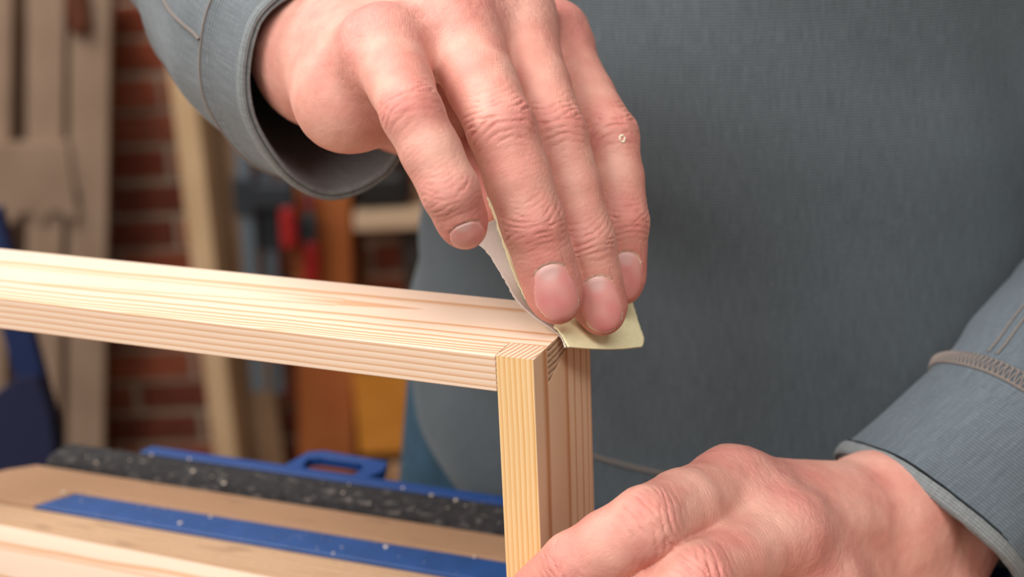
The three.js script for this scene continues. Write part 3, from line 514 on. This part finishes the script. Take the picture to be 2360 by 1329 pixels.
{
  // right sleeve (upper left of the picture)
  const axR = RIGHT.clone().multiplyScalar(0.55).addScaledVector(UP, -0.38).addScaledVector(BACK, 0.74).normalize();
  const rimR = rimLoop([[640, 1], [592, 55], [567, 170], [576, 260], [618, 345], [682, 417], [760, 450], [838, 430], [900, 384], [938, 290], [958, 180], [948, 70], [905, -20], [820, -55], [720, -40]], [757, 205, 0.434], axR, 72);
  const slR = sleeve(rimR, axR, [[-0.013, 0.009, -0.012, 1.01, 0.001], [-0.030, 0.027, -0.034, 1.03, 0.003], [-0.047, 0.058, -0.066, 1.08, 0.005], [-0.07, 0.11, -0.10, 1.2, 0.007], [-0.085, 0.18, -0.15, 1.45, 0.008]], { cuffAt: 0.0195, seed: 3 });
  // left sleeve (right of the picture)
  const axL = RIGHT.clone().multiplyScalar(-0.62).addScaledVector(UP, -0.74).addScaledVector(BACK, 0.15).normalize();
  const rimL = rimLoop([[1936, 1046], [1990, 1056], [2062, 1086], [2150, 1146], [2232, 1210], [2304, 1274], [2350, 1340], [2352, 1385], [2290, 1375], [2200, 1330], [2110, 1262], [2020, 1180], [1950, 1100]], [2150, 1208, 0.452], axL, 72);
  const slL = sleeve(rimL, axL, [[0.019, 0.0145, -0.004, 0.99, 0.0005], [0.041, 0.031, -0.010, 0.98, 0.001], [0.060, 0.046, -0.022, 1.05, 0.0025], [0.10, 0.083, -0.05, 1.1, 0.005], [0.135, 0.15, -0.12, 1.3, 0.007]], { cuffAt: 0.0465, seed: 8 });
  // trunk
  const n = 120, tl = [], hemY = 0.926;
  const drop = (y, s) => (1 - ss(0.93, 1.06, y)) * (0.055 * Math.max(0, s) - 0.022);
  const ring = (y, a, b, cx, cz, e = 1) => { const L = []; for (let i = 0; i < n; i++) { const t = i / n * 2 * Math.PI, c = Math.cos(t), s = Math.sin(t); const px = cx + a * Math.sign(c) * Math.pow(Math.abs(c), 0.92), pz = cz + b * Math.sign(s) * Math.pow(Math.abs(s), 0.92); const f = e * (0.006 * nz(px * 9, y * 7, pz * 9) + 0.0025 * nz(px * 30 + y * 12, y * 16, pz * 30)); L.push(V(px + c * f, y - drop(y, s), pz + s * f)); } return L; };
  const prof = [[0, 0.166, 0.143], [0.02, 0.166, 0.1455], [0.06, 0.159, 0.146], [0.12, 0.151, 0.142], [0.2, 0.149, 0.137], [0.3, 0.152, 0.132], [0.42, 0.165, 0.125], [0.5, 0.172, 0.115], [0.56, 0.15, 0.09], [0.6, 0.09, 0.075], [0.63, 0.07, 0.065]];
  const pf = (h) => { let k = 0; while (k < prof.length - 2 && prof[k + 1][0] < h) k++; const t = clamp((h - prof[k][0]) / (prof[k + 1][0] - prof[k][0])), s = t * t * (3 - 2 * t); return [lerp(prof[k][1], prof[k + 1][1], s), lerp(prof[k][2], prof[k + 1][2], s)]; };
  const CX = 0.121, CZ = -0.287;
  for (const [dy, s] of [[0.03, 0.975], [0.004, 0.982], [-0.0005, 0.988], [-0.0012, 0.994], [0, 1.0], [0.003, 1.003]]) { const [a, b] = pf(Math.max(0, dy)); tl.push(ring(hemY + dy, a * s, b * s, CX, CZ)); }
  for (let k = 1; k <= 70; k++) { const h = 0.004 + 0.626 * Math.pow(k / 70, 1.1), [a, b] = pf(h); tl.push(ring(hemY + h, a, b, CX, CZ)); }
  const tlen = [0]; for (let r = 1; r < tl.length; r++) tlen.push(tlen[r - 1] + tl[r][30].distanceTo(tl[r - 1][30]));
  const trunk = loft(tl.map((L) => L.slice().reverse()), { uv: (r, i) => [i / n * 0.95 / 0.064, tlen[r] / 0.064], color: (r, i, p) => faded(r < 2 ? [0.9, 0.86, 0.82] : r < 6 ? [1.12, 1.06, 1.0] : [0.94, 0.94, 0.93], p, 1) });
  // upper sleeves to the shoulders, outside the picture
  const upper = (a, b, c, r0, r1) => { const cv = new THREE.CatmullRomCurve3([a, b, c]), L = []; const fr = cv.computeFrenetFrames(14); for (let k = 0; k <= 14; k++) { const p = cv.getPoint(k / 14), r = lerp(r0, r1, k / 14), l = []; for (let i = 0; i < 40; i++) { const t = i / 40 * 2 * Math.PI; l.push(p.clone().addScaledVector(fr.normals[k], Math.cos(t) * r).addScaledVector(fr.binormals[k], Math.sin(t) * r)); } L.push(l); } return loft(L, { uv: (r, i) => [i / 40 * 4, r / 14 * 4], color: (r, i, p) => faded([1, 1, 1], p, 6) }); };
  const endOf = (sl) => sl.loops[sl.loops.length - 1].reduce((s, p) => s.add(p), V()).multiplyScalar(1 / sl.loops[0].length);
  const eR = endOf(slR), eL = endOf(slL);
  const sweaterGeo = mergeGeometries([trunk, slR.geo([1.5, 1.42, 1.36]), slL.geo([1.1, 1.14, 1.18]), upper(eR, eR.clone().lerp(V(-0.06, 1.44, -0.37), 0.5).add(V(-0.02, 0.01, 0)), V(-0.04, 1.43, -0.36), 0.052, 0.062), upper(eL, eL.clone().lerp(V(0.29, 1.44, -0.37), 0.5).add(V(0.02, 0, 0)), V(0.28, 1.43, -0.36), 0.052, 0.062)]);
  const sw = part('sweater', sweaterGeo, fabric, person, 'faded grey-blue knitted sweater with beige seams');
  // seams
  const lastOut = (sl, target) => { const base = sl.meta.indexOf('out'); let best = base, bd0 = 1e9; for (let r = base; r < sl.loops.length; r++) { const c = sl.loops[r].reduce((s, p) => s.add(p), V()).multiplyScalar(1 / sl.loops[0].length), q = sl.loops[base].reduce((s, p) => s.add(p), V()).multiplyScalar(1 / sl.loops[0].length), e = Math.abs(c.distanceTo(q) - target); if (e < bd0) { bd0 = e; best = r; } } return best; };
  const lift = (sl, r, i, h) => { const L = sl.loops[r], c = L.reduce((s, p) => s.add(p), V()).multiplyScalar(1 / L.length); return L[((i % L.length) + L.length) % L.length].clone().add(L[((i % L.length) + L.length) % L.length].clone().sub(c).normalize().multiplyScalar(h)); };
  const rR = lastOut(slR, 0.0185), idxAll = [...Array(72).keys()];
  part('cuff_seam', tubeOn(idxAll.map((i) => lift(slR, rR, i, 0.0001)), 0.0004, true), seamMat, sw, 'beige cuff seam');
  const r0 = rR + 1, r1 = slR.loops.length - 2, seamPts = []; for (let r = r0; r <= r1; r += 2) seamPts.push(lift(slR, r, 8, 0.0003));
  part('sleeve_seam', tubeOn(seamPts, 0.00055), seamMat, sw, 'beige sleeve seam');
  // overlock stitches round the left cuff
  const rL = lastOut(slL, 0.0465), stitches = [], L0 = slL.loops[rL], L1 = slL.loops[Math.min(slL.loops.length - 1, rL + 2)];
  const cL = new THREE.CatmullRomCurve3(idxAll.map((i) => lift(slL, rL - 1, i, 0.0006)), true), cU = new THREE.CatmullRomCurve3(idxAll.map((i) => lift(slL, rL + 1, i, 0.0006)), true), cM = new THREE.CatmullRomCurve3(idxAll.map((i) => lift(slL, rL, i, 0.0009)), true);
  const NS = 130; for (let k = 0; k < NS; k++) { const t = k / NS, d = 0.45 / NS; stitches.push(only(new THREE.TubeGeometry(new THREE.CatmullRomCurve3([cL.getPointAt(t), cM.getPointAt((t + d * 0.7) % 1), cU.getPointAt((t + d) % 1), cM.getPointAt((t + d * 1.5) % 1), cL.getPointAt((t + d * 1.9) % 1)]), 8, 0.0002, 5))); }
  const st = part('overlock_stitching', mergeGeometries(stitches), threadMat, sw, 'beige overlock stitching round the left cuff'); st.userData.kind = 'stuff';
  part('cuff_seam', mergeGeometries([tubeOn(idxAll.map((i) => lift(slL, rL - 1, i, 0.0002)), 0.0005, true), tubeOn(idxAll.map((i) => lift(slL, rL + 1, i, 0.0002)), 0.0004, true)]), seamMat, sw);
  const s2 = []; for (let r = rL + 2; r < slL.loops.length - 4; r += 2) s2.push(r);
  for (const o of [0, 1]) part('sleeve_seam', tubeOn(s2.map((r) => lift(slL, r, 7 + o, 0.0003)), 0.0004), seamMat, sw);
  // hem seam on the trunk front
  const hs = []; for (let i = 4; i <= 41; i++) { const L = tl[tl.findIndex((l) => l[30].y > hemY + 0.018)], p = L[i], c = V(CX, p.y, CZ); hs.push(p.clone().add(p.clone().sub(c).normalize().multiplyScalar(0.0002))); }
  part('hem_seam', tubeOn(hs, 0.0008), hex(0x6e6660, 0.95), sw, 'brownish hem seam');
  // jeans
  const denimTex = tex(256, 256, (x, y) => { const tw = 0.5 + 0.5 * Math.sin((x + y) * 2 * Math.PI / 4), v = 0.85 + 0.2 * tw + 0.25 * fbm(x / 40, y / 20, 3, 3); return [42 * v, 76 * v, 98 * v]; });
  const legsG = [], jl = []; for (const [y, a, b] of [[1.0, 0.150, 0.12], [0.93, 0.166, 0.128], [0.86, 0.175, 0.130], [0.80, 0.177, 0.125], [0.77, 0.172, 0.115]]) jl.push(ring(y, a, b, CX, CZ, 0.5));
  legsG.push(loft(jl, { uv: (r, i) => [i / n * 8, r * 0.8] }));
  for (const s of [-1, 1]) { const q = []; for (const [y, r] of [[0.84, 0.082], [0.7, 0.084], [0.5, 0.066], [0.3, 0.06], [0.06, 0.058]]) { const l = []; for (let i = 0; i < n; i++) { const t = i / n * 2 * Math.PI; l.push(V(CX + s * 0.085 + Math.cos(t) * r, y, CZ + Math.sin(t) * r * 1.1)); } q.push(l); } legsG.push(loft(q, { uv: (r, i) => [i / n * 5, r * 1.5] })); }
  part('jeans', mergeGeometries(legsG), std({ map: denimTex, roughness: 0.95, vertexColors: true }), person, 'blue denim jeans');
  for (const s of [-1, 1]) { const sh = rbox(-0.05, 0.05, 0.001, 0.08, -0.12, 0.16, 0.03, 4); sh.translate(CX + s * 0.085, 0, CZ); part('shoe', sh, hex(0x2a2522, 0.7), person); }
}

// ------------------------------------------------------------------ sandpaper folded over the corner
{
  const n0 = V(0.75 * cp, 0.66, 0.75 * sp), q0 = fw(FW + 0.0006, 0.0006, 0);
  const onPlane = (x, y, dx = 0) => { const r = at(x, y, 1).sub(CAM); return r.dot(n0) === 0 ? q0 : CAM.clone().addScaledVector(r, q0.clone().addScaledVector(n0, dx).sub(CAM).dot(n0) / r.dot(n0)); };
  const depthUp = (x, y) => 0.3855 + Math.max(0, x - 1215) / 225 * 0.0275 + (y < 620 ? (620 - y) * 0.00002 : 0);
  const sheet = (rows, cols, th) => { // a thin shell through rows of points
    const cr = rows.map((r) => new THREE.CatmullRomCurve3(r)), across = []; for (let i = 0; i <= cols; i++) across.push(new THREE.CatmullRomCurve3(cr.map((c) => c.getPoint(i / cols))));
    const nv = 70, g = []; for (let j = 0; j <= nv; j++) { const l = []; for (let i = 0; i <= cols; i++) l.push(across[i].getPoint(j / nv)); g.push(l); }
    for (let j = 0; j <= nv; j++) for (const [i, s] of [[0, 1], [cols, -1]]) { const d = g[j][i].clone().sub(g[j][i === 0 ? 1 : cols - 1]); g[j][i].addScaledVector(d.normalize(), 0.00035 * nz(j * 0.9, i, 4) + 0.0003 * nz(j * 2.7, i, 1)); }
    const P = [], U = [], I = [], row = cols + 1, off = (nv + 1) * row;
    for (const lay of [0, 1]) for (let j = 0; j <= nv; j++) for (let i = 0; i <= cols; i++) { const a = g[j][Math.min(cols, i + 1)].clone().sub(g[j][Math.max(0, i - 1)]), b = g[Math.min(nv, j + 1)][i].clone().sub(g[Math.max(0, j - 1)][i]), nn = a.cross(b).normalize(), p = g[j][i].clone().addScaledVector(nn, lay ? -th : 0); P.push(p.x, p.y, p.z); U.push(i / cols * 2, j / nv * 3); }
    for (let j = 0; j < nv; j++) for (let i = 0; i < cols; i++) { const a = j * row + i; I.push(a, a + 1, a + row, a + 1, a + row + 1, a + row, off + a, off + a + row, off + a + 1, off + a + 1, off + a + row, off + a + row + 1); }
    for (let j = 0; j < nv; j++) { let a = j * row; I.push(a, a + row, a + off, a + row, a + row + off, a + off); a += cols; I.push(a, a + off, a + row, a + row, a + off, a + row + off); }
    for (let i = 0; i < cols; i++) { let a = i; I.push(a, a + off, a + 1, a + 1, a + off, a + off + 1); a = nv * row + i; I.push(a, a + 1, a + off, a + 1, a + off + 1, a + off); }
    const G = new THREE.BufferGeometry(); G.setAttribute('position', new THREE.Float32BufferAttribute(P, 3)); G.setAttribute('uv', new THREE.Float32BufferAttribute(U, 2)); G.setIndex(I); G.computeVertexNormals(); return G;
  };
  const root = thing('sandpaper', 'torn piece of yellow sandpaper folded under the fingertips over the frame corner', 'sandpaper', fw(FW, 0, -0.02));
  const yel = tex(256, 256, (x, y) => { const v = 1 + 0.05 * fbm(x / 30, y / 30, 2, 3) + 0.03 * nz(x, y, 3), s = ss(0.3, 0.55, fbm(x / 22, y / 22, 9, 3)); return mix3([246 * v, 239 * v, 196 * v], [236, 228, 196], s * 0.5); });
  const U = (x, y, dz = 0) => at(x, y, depthUp(x, y) + dz);
  const front = [
    [onPlane(1310, 799, 0.001), onPlane(1370, 803, 0.001), onPlane(1430, 803, 0.001), onPlane(1481, 798, 0.001)],
    [onPlane(1303, 786, 0.001), onPlane(1365, 786, 0.001), onPlane(1430, 786, 0.001), onPlane(1484, 780, 0.001)],
    [onPlane(1290, 764, 0.0012), onPlane(1350, 760, 0.001), onPlane(1420, 752, 0.001), onPlane(1470, 735, 0.001)],
    [U(1252, 738), onPlane(1330, 728, 0.0008), onPlane(1410, 722, 0.001), onPlane(1460, 703, 0.001)],
    [U(1218, 697), U(1280, 690), U(1360, 680), U(1440, 660)],
    [U(1191, 645), U(1250, 640), U(1340, 620), U(1420, 600)],
    [U(1162, 572), U(1220, 565), U(1300, 550), U(1390, 530)],
    [U(1138, 500), U(1190, 490), U(1260, 480), U(1340, 460)],
    [U(1122, 455), U(1170, 440), U(1230, 430), U(1300, 410)],
  ];
  part('front_layer', sheet(front, 40, 0.0004), std({ map: yel, roughness: 0.85 }), root, 'pale yellow paper backing');
  const b = 0.0018, back = [
    [onPlane(1302, 800, 0.0001), onPlane(1360, 800, 0.0001), onPlane(1420, 798, 0.0001)],
    [onPlane(1296, 780, 0.0002), onPlane(1360, 778, 0.0001), onPlane(1420, 776, 0.0001)],
    [at(1274, 758, 0.3795), U(1340, 752, b), U(1410, 745, b)],
    [at(1232, 730, 0.3835), U(1300, 722, b), U(1380, 710, b)],
    [at(1192, 692, 0.3855), U(1262, 685, b), U(1340, 670, b)],
    [at(1160, 640, 0.3865), U(1220, 635, b), U(1300, 620, b)],
    [at(1128, 588, 0.387), U(1180, 575, b), U(1240, 560, b)],
    [at(1096, 548, 0.387), U(1150, 530, b), U(1200, 515, b)],
    [at(1122, 514, 0.3885), U(1155, 500, b), U(1200, 490, b)],
  ];
  const wht = tex(128, 128, (x, y) => { const v = 1 + 0.05 * fbm(x / 9, y / 9, 5, 3); return [214 * v, 204 * v, 196 * v]; });
  part('back_layer', sheet(back, 30, 0.0004), std({ map: wht, roughness: 0.9 }), root, 'whitish torn-edged layer folded behind');
}

// ------------------------------------------------------------------ things along the brick wall
{
  const timber = (tone, late, s) => (x, y, z, ax) => { const t = ringTone(x + z * 0.6 + 4 * nz(y * 0.004, s, 1) + 1.2 * nz(y * 0.02, x * 0.05, s), 7, 1.8), v = 7 * nz(x * 0.3, y * 0.02, z * 0.3 + s) + 12 * nz(x * 0.02, y * 0.01, s + 3); return mix3(tone, late, 0.75 * t).map((k) => k + v); };
  // an upright piece between two sightings of its middle line on the plane at depth z
  const upright = (p, q, z, w, d, yaw, fn, root, name = 'board', ppm = 0.8, label) => {
    const a = onZ(p[0], p[1], z), b = onZ(q[0], q[1], z), dn = b.clone().sub(a); b.copy(a).addScaledVector(dn, (a.y - 0.004) / -dn.y); const L = a.distanceTo(b), g = rbox(-w / 2, w / 2, -L / 2, L / 2, -d / 2, d / 2, 0.003, 2), wd = woodMesh(g, fn, ppm, 0.75);
    const m = new THREE.Matrix4(), up = a.clone().sub(b).normalize(), zz = V(Math.sin(yaw), 0, Math.cos(yaw)), xx = up.clone().cross(zz).normalize(); zz.crossVectors(xx, up); m.makeBasis(xx, up, zz).setPosition(a.add(b).multiplyScalar(0.5)); wd.geo.applyMatrix4(m);
    return part(name, wd.geo, wd.mat, root, label);
  };
  const down = (x, y0, y1, z) => [onZ(x, y0, z), onZ(x, y1, z)];
  // far left: tall joinery panel of pale boards
  const beige = timber([160, 136, 117], [134, 110, 92], 2), tan = timber([124, 102, 86], [100, 80, 64], 5);
  const pn = thing('joinery_panel', 'tall pale wooden panel of upright boards with a scalloped cross rail, left of the bricks', 'wooden panel', V(-0.80, 0, -1.93));
  upright([96, -60], [85, 1160], -2.0, 0.235, 0.02, 0.05, timber([98, 78, 64], [80, 62, 50], 5), pn, 'back_board');
  upright([2, -60], [-6, 470], -1.90, 0.042, 0.03, 0.05, beige, pn);
  upright([112, -60], [108, 470], -1.89, 0.057, 0.034, 0.05, beige, pn);
  upright([213, -60], [198, 1160], -1.90, 0.060, 0.045, 0.15, beige, pn);
  { const a = onZ(-60, 330, -1.885), b = onZ(165, 330, -1.885), w = b.x - a.x, h = 0.115, pts = [[0, h]]; for (let i = 0; i <= 30; i++) { const u = i / 30; pts.push([u * w, -0.018 + 0.022 * Math.abs(Math.sin(u * Math.PI * 3.2))]); } pts.push([w, h]); const g = extr(pts.reverse(), 0.03, 0.002); g.translate(a.x, a.y - h, -1.895); const wd = woodMesh(g, timber([154, 131, 113], [130, 106, 88], 8), 0.8, 0.75); part('cross_rail', wd.geo, wd.mat, pn); }
  { const c = onZ(178, 18, -1.865), g = new THREE.CapsuleGeometry(0.017, 0.05, 6, 16); g.scale(1, 1, 0.4); g.translate(c.x, c.y, c.z); part('knob', g, hex(0x5a2c14, 0.5), pn, 'dark brown oval knob'); }
  for (const x of [18, 150]) { const c = onZ(x, 452, -1.875), g = new THREE.TorusGeometry(0.017, 0.007, 8, 16); g.translate(c.x, c.y, c.z); part('hook', g, hex(0x2c2420, 0.6), pn); }
  // leaning timber
  const lt = thing('leaning_timber', 'squared pale timber leaning against the bricks under the right sleeve', 'timber', V(-0.62, 0, -1.86));
  upright([424, 120], [540, 1130], -1.86, 0.044, 0.034, -0.35, timber([206, 176, 140], [176, 142, 108], 11), lt);
  // bar clamps
  const steel = hex(0x75828e, 0.45, { metalness: 0.55 }), steelD = hex(0x3a3f46, 0.5, { metalness: 0.5 }), red = hex(0xa01c1c, 0.5);
  const clampAt = (x0, y0, x1, y1, z, label, jawY) => {
    const a = onZ(x0, y0, z), b = onZ(x1, y1, z), root = thing('bar_clamp', label, 'clamp', V(b.x, 0, b.z), 'bar clamps by the bricks'), d = a.clone().sub(b), L = d.length(), m = new THREE.Matrix4().lookAt(V(), d.clone().normalize(), V(0, 0, 1));
    const put = (g, t, dx = 0, dz = 0) => { const q = new THREE.Quaternion().setFromUnitVectors(V(0, 1, 0), d.clone().normalize()); g.applyQuaternion(q); const p = b.clone().lerp(a, t); g.translate(p.x + dx, p.y, p.z + dz); return g; };
    part('bar', put(rbox(-0.011, 0.011, -L / 2, L / 2, -0.005, 0.005, 0.001), 0.5), steel, root);
    part('fixed_jaw', put(merge([rbox(-0.014, 0.075, -0.013, 0.013, -0.011, 0.011, 0.004), rbox(0.058, 0.076, -0.03, 0.012, -0.011, 0.011, 0.004)]), 0.985), steelD, root);
    part('sliding_jaw', put(merge([rbox(-0.018, 0.075, -0.02, 0.02, -0.012, 0.012, 0.005), rbox(-0.018, 0.018, -0.03, 0.03, -0.013, 0.013, 0.004)]), jawY), steelD, root);
    const s = put(new THREE.CylinderGeometry(0.006, 0.006, 0.12, 12), jawY, 0.064); part('screw', s, steel, root); const h = put(new THREE.CapsuleGeometry(0.014, 0.05, 6, 14), jawY - 0.1, 0.064); part('handle', h, red, root, 'red handle');
    part('pad', put(new THREE.CylinderGeometry(0.015, 0.015, 0.008, 16), jawY + 0.075, 0.064), red, root, 'red pad'); return root;
  };
  clampAt(545, 150, 596, 900, -1.79, 'grey steel bar clamp just right of the leaning timber', 0.62);
  clampAt(598, 120, 640, 905, -1.825, 'dark grey steel bar clamp left of the orange-brown board, with a red pad showing', 0.5);
  // orange-brown board and the things right of it
  const ob = thing('hardwood_board', 'upright orange-brown hardwood board standing between the clamps and the small shelf', 'board', V(-0.37, 0, -1.88));
  upright([733, 150], [756, 1130], -1.88, 0.094, 0.04, 0.12, timber([176, 104, 58], [150, 84, 46], 15), ob);
  const ob2 = thing('hardwood_board', 'narrow dark brown board half hidden behind the orange-brown one', 'board', V(-0.33, 0, -1.95));
  upright([802, 300], [812, 1130], -1.95, 0.05, 0.03, 0.1, timber([96, 58, 34], [74, 44, 26], 18), ob2);
  const shadeBoard = thing('hardwood_board', 'browner board added as the shaded side of the squared pale timber', 'board', V(-0.53, 0, -1.97));  // extra board, its darker tone stands in for the timber's shaded side
  upright([480, 120], [612, 1130], -1.93, 0.085, 0.024, -0.1, timber([158, 128, 100], [130, 102, 78], 20), shadeBoard);
  {
    const l = onZ(815, 508, -1.86), r = onZ(1060, 508, -1.86), sh = thing('wall_shelf', 'short pale wooden shelf on a dark steel bracket behind the hand', 'shelf', V(l.x, l.y, -2.04));
    const w = woodMesh(rbox(l.x, r.x, l.y - 0.016, l.y + 0.012, -2.04, -1.85, 0.003), (x, y, z, a) => timber([206, 180, 152], [180, 148, 118], 22)(z, x, y, a), 0.9, 0.75); part('shelf_board', w.geo, w.mat, sh);
    const b = onZ(955, 600, -1.95); part('bracket', merge([rbox(b.x - 0.02, b.x + 0.02, b.y - 0.11, l.y - 0.017, -1.97, -1.94, 0.003), rbox(b.x - 0.02, b.x + 0.02, l.y - 0.03, l.y - 0.017, -2.04, -1.9, 0.003)]), hex(0x45423f, 0.6, { metalness: 0.3 }), sh);
    const c = thing('tool_case', 'small black rounded case lying on the short wall shelf', 'case', V(0.5 * (l.x + r.x), l.y + 0.012, -1.92)), p = onZ(878, 440, -1.9);
    part('shell', rbox(p.x - 0.042, p.x + 0.05, l.y + 0.0125, l.y + 0.075, -1.97, -1.87, 0.018, 4), hex(0x161516, 0.55), c); const hd = new THREE.TorusGeometry(0.022, 0.006, 8, 20, Math.PI); hd.translate(p.x, l.y + 0.072, -1.92); part('handle', hd, hex(0x1c1b1b, 0.5), c);
  }
  {
    const a = onZ(812, 850, -1.72), b = onZ(990, 1042, -1.72), cb = thing('storage_box', 'honey-coloured wooden box on short legs beside the blue jeans', 'box', V((a.x + b.x) / 2, 0, -1.82)), honey = (x, y, z, ax) => timber([214, 142, 58], [192, 118, 42], 25)(y, x, z, ax);
    const w = woodMesh(rbox(a.x, b.x, b.y, a.y, -1.93, -1.72, 0.004, 3), honey, 0.9, 0.55); part('body', w.geo, w.mat, cb);
    const lid = woodMesh(rbox(a.x - 0.004, b.x + 0.004, a.y + 0.0005, a.y + 0.016, -1.935, -1.715, 0.003), honey, 0.9, 0.55); part('lid', lid.geo, lid.mat, cb);
    part('underside_shade', rbox(a.x + 0.006, b.x - 0.006, b.y - 0.02, b.y - 0.0005, -1.92, -1.735, 0.002), hex(0x3a2014, 0.7), cb);  // dark strip put in for the shadow under the box
    for (const [x, z] of [[a.x + 0.02, -1.745], [b.x - 0.02, -1.745], [a.x + 0.02, -1.905], [b.x - 0.02, -1.905], [onZ(920, 1080, -1.73).x, -1.735]]) { const l = woodMesh(rbox(x - 0.016, x + 0.016, 0, b.y - 0.0205, z - 0.016, z + 0.016, 0.002), timber([190, 148, 112], [160, 120, 88], 28), 0.9, 0.7); part('leg', l.geo, l.mat, cb); }
  }
  // blue steel stand at the left, between bench and wall
  {
    const st = thing('steel_stand', 'dark blue steel stand with a slanting arm, behind the left end of the bench', 'stand', V(-0.33, 0, -0.62)), navy = hex(0x0c2350, 0.5), deep = hex(0x0a1030, 0.95);
    const A = at(-30, 480, 0.99), B = at(98, 960, 1.03), d = A.clone().sub(B), L = d.length(), g = rbox(-0.0105, 0.0105, -L / 2, L / 2, -0.006, 0.006, 0.002); g.applyQuaternion(new THREE.Quaternion().setFromUnitVectors(V(0, 1, 0), d.normalize())); const c = A.clone().add(B).multiplyScalar(0.5); g.translate(c.x, c.y, c.z); part('arm', g, navy, st);
    const pts = [[-120, 1010], [-20, 930], [60, 872], [100, 872], [128, 960], [140, 1040], [110, 1130], [-120, 1200]].map(([x, y]) => at(x, y, 1.02)), o = at(0, 1000, 1.02);
    const e = pts.map((p) => { const r = p.clone().sub(o); return [r.dot(RIGHT), r.dot(UP)]; }), pg = extr(e.reverse(), 0.02, 0.002); pg.applyMatrix4(new THREE.Matrix4().makeBasis(RIGHT, UP, BACK)); pg.translate(o.x, o.y, o.z - 0.01); part('foot_plate', pg, deep, st);
    const col = at(60, 1150, 1.03); part('column', rbox(col.x - 0.03, col.x + 0.03, 0, at(60, 1090, 1.03).y, col.z - 0.03, col.z + 0.03, 0.003), deep, st);
  }
}

// ------------------------------------------------------------------ sawdust
{
  const R = rng(99), chip = (p, n, size) => { const g = new THREE.TetrahedronGeometry(size, 0); g.scale(1, 0.35 + 0.3 * R(), 0.5 + 0.7 * R()); g.rotateY(R() * 6); g.applyQuaternion(new THREE.Quaternion().setFromUnitVectors(V(0, 1, 0), n)); g.translate(p.x + n.x * size * 0.2, p.y + n.y * size * 0.2, p.z + n.z * size * 0.2); return only(g); };
  const dustMat = hex(0xeadccb, 0.9), fine = [], bench = [], p = V(), nn = V();
  for (const [g, dir, want, lim] of DUST) {
    dir.normalize(); const P = g.attributes.position, N = g.attributes.normal; let n = 0, tries = 0;
    while (n < want && tries++ < 60000) { const i = Math.floor(R() * P.count); p.fromBufferAttribute(P, i); nn.fromBufferAttribute(N, i); if (nn.dot(dir) < lim) continue; const q = p.clone().sub(CAM), d = -q.dot(BACK), sx = W / 2 + F * q.dot(RIGHT) / d, sy = H / 2 - F * q.dot(UP) / d, near = Math.min(Math.hypot(sx - 1190, sy - 330), Math.hypot(sx - 1310, sy - 470), Math.hypot(sx - 1440, sy - 330), Math.hypot(sx - 1480, sy - 1160), Math.hypot(sx - 1230, sy - 620)); if (R() > Math.exp(-near / 90) + 0.03) continue; fine.push(chip(p, nn, 0.00007 + 0.00016 * R() * R())); n++; }
  }
  for (let k = 0; k < 160; k++) { const x = FW - Math.pow(R(), 2) * 0.09, z = -R() * FD; fine.push(chip(fw(x, 0.00003, z), V(0, 1, 0), 0.00006 + 0.00012 * R())); }
  for (let k = 0; k < 50; k++) fine.push(chip(fw(FW + 0.00003, -R() * R() * 0.012 - 0.0004, -R() * 0.03), V(cp, 0, sp), 0.00006 + 0.00012 * R()));
  const hs = mesh('sawdust', merge(fine), dustMat, scene); tag(hs, 'fine pale sawdust specks on the fingers and on the frame corner', 'sawdust'); hs.userData.kind = 'stuff';
  const loc = (x, z) => { const a = -0.028; const X = x * Math.cos(a) - z * Math.sin(a) + 0.006, Z = x * Math.sin(a) + z * Math.cos(a) - 0.0062; return [X, Z]; };
  for (let k = 0; k < 170; k++) { const strip = R(), x = -0.25 + 0.36 * R(), z = strip < 0.45 ? -0.124 + 0.017 * R() : strip < 0.8 ? -0.0875 + 0.0145 * R() : -0.135 + 0.075 * R(), [X, Z] = loc(x, z), y = DECK + (z < -0.1062 && z > -0.1255 ? 0.0032 : z < -0.1255 ? 0.0006 - 0.003 : 0.0002); bench.push(chip(fw(X, y, Z), V(0, 1, 0), 0.00025 + 0.0011 * Math.pow(R(), 3.5))); }
  const bs = mesh('sawdust', merge(bench), dustMat, scene); tag(bs, 'pale sawdust flakes scattered over the bench channel and grip strip', 'sawdust'); bs.userData.kind = 'stuff';
}
{ // dry scab on the knuckle of the index finger
  const f = right.fingers[3], c = f.j[1].clone().addScaledVector(f.N[1], f.j[1].r).addScaledVector(f.S[1], -2.6).addScaledVector(f.dirs[1], 0.8); 
  const P = right.fingers[3], q = at(1434, 320, 0.33), dir = q.clone().sub(CAM).normalize(), o = mm(q), st = dir.clone(); for (let k = 0; k < 80; k++) { const d = P.sdf(o.x, o.y, o.z); if (d < 0.05) break; o.addScaledVector(st, d * 0.9); }
  const n = V(...gradOf(P.sdf, o.x, o.y, o.z)), w = V(A0.x + o.x / 1000, A0.y + o.y / 1000, A0.z + o.z / 1000), g = new THREE.TorusGeometry(0.00085, 0.00035, 7, 18), pp = g.attributes.position;
  for (let i = 0; i < pp.count; i++) { const a = nz(pp.getX(i) * 1500, pp.getY(i) * 1500, 3) * 0.0004; pp.setXYZ(i, pp.getX(i) * 0.85 + a, pp.getY(i) * 1.15 + a, pp.getZ(i)); } g.computeVertexNormals();
  g.applyQuaternion(new THREE.Quaternion().setFromUnitVectors(V(0, 0, 1), n)); g.translate(w.x, w.y, w.z); part('dry_skin', g, hex(0xe6d6c0, 0.8), person, 'pale ring of dry skin on the index knuckle');
}
shade(scene);
renderer.render(scene, camera);
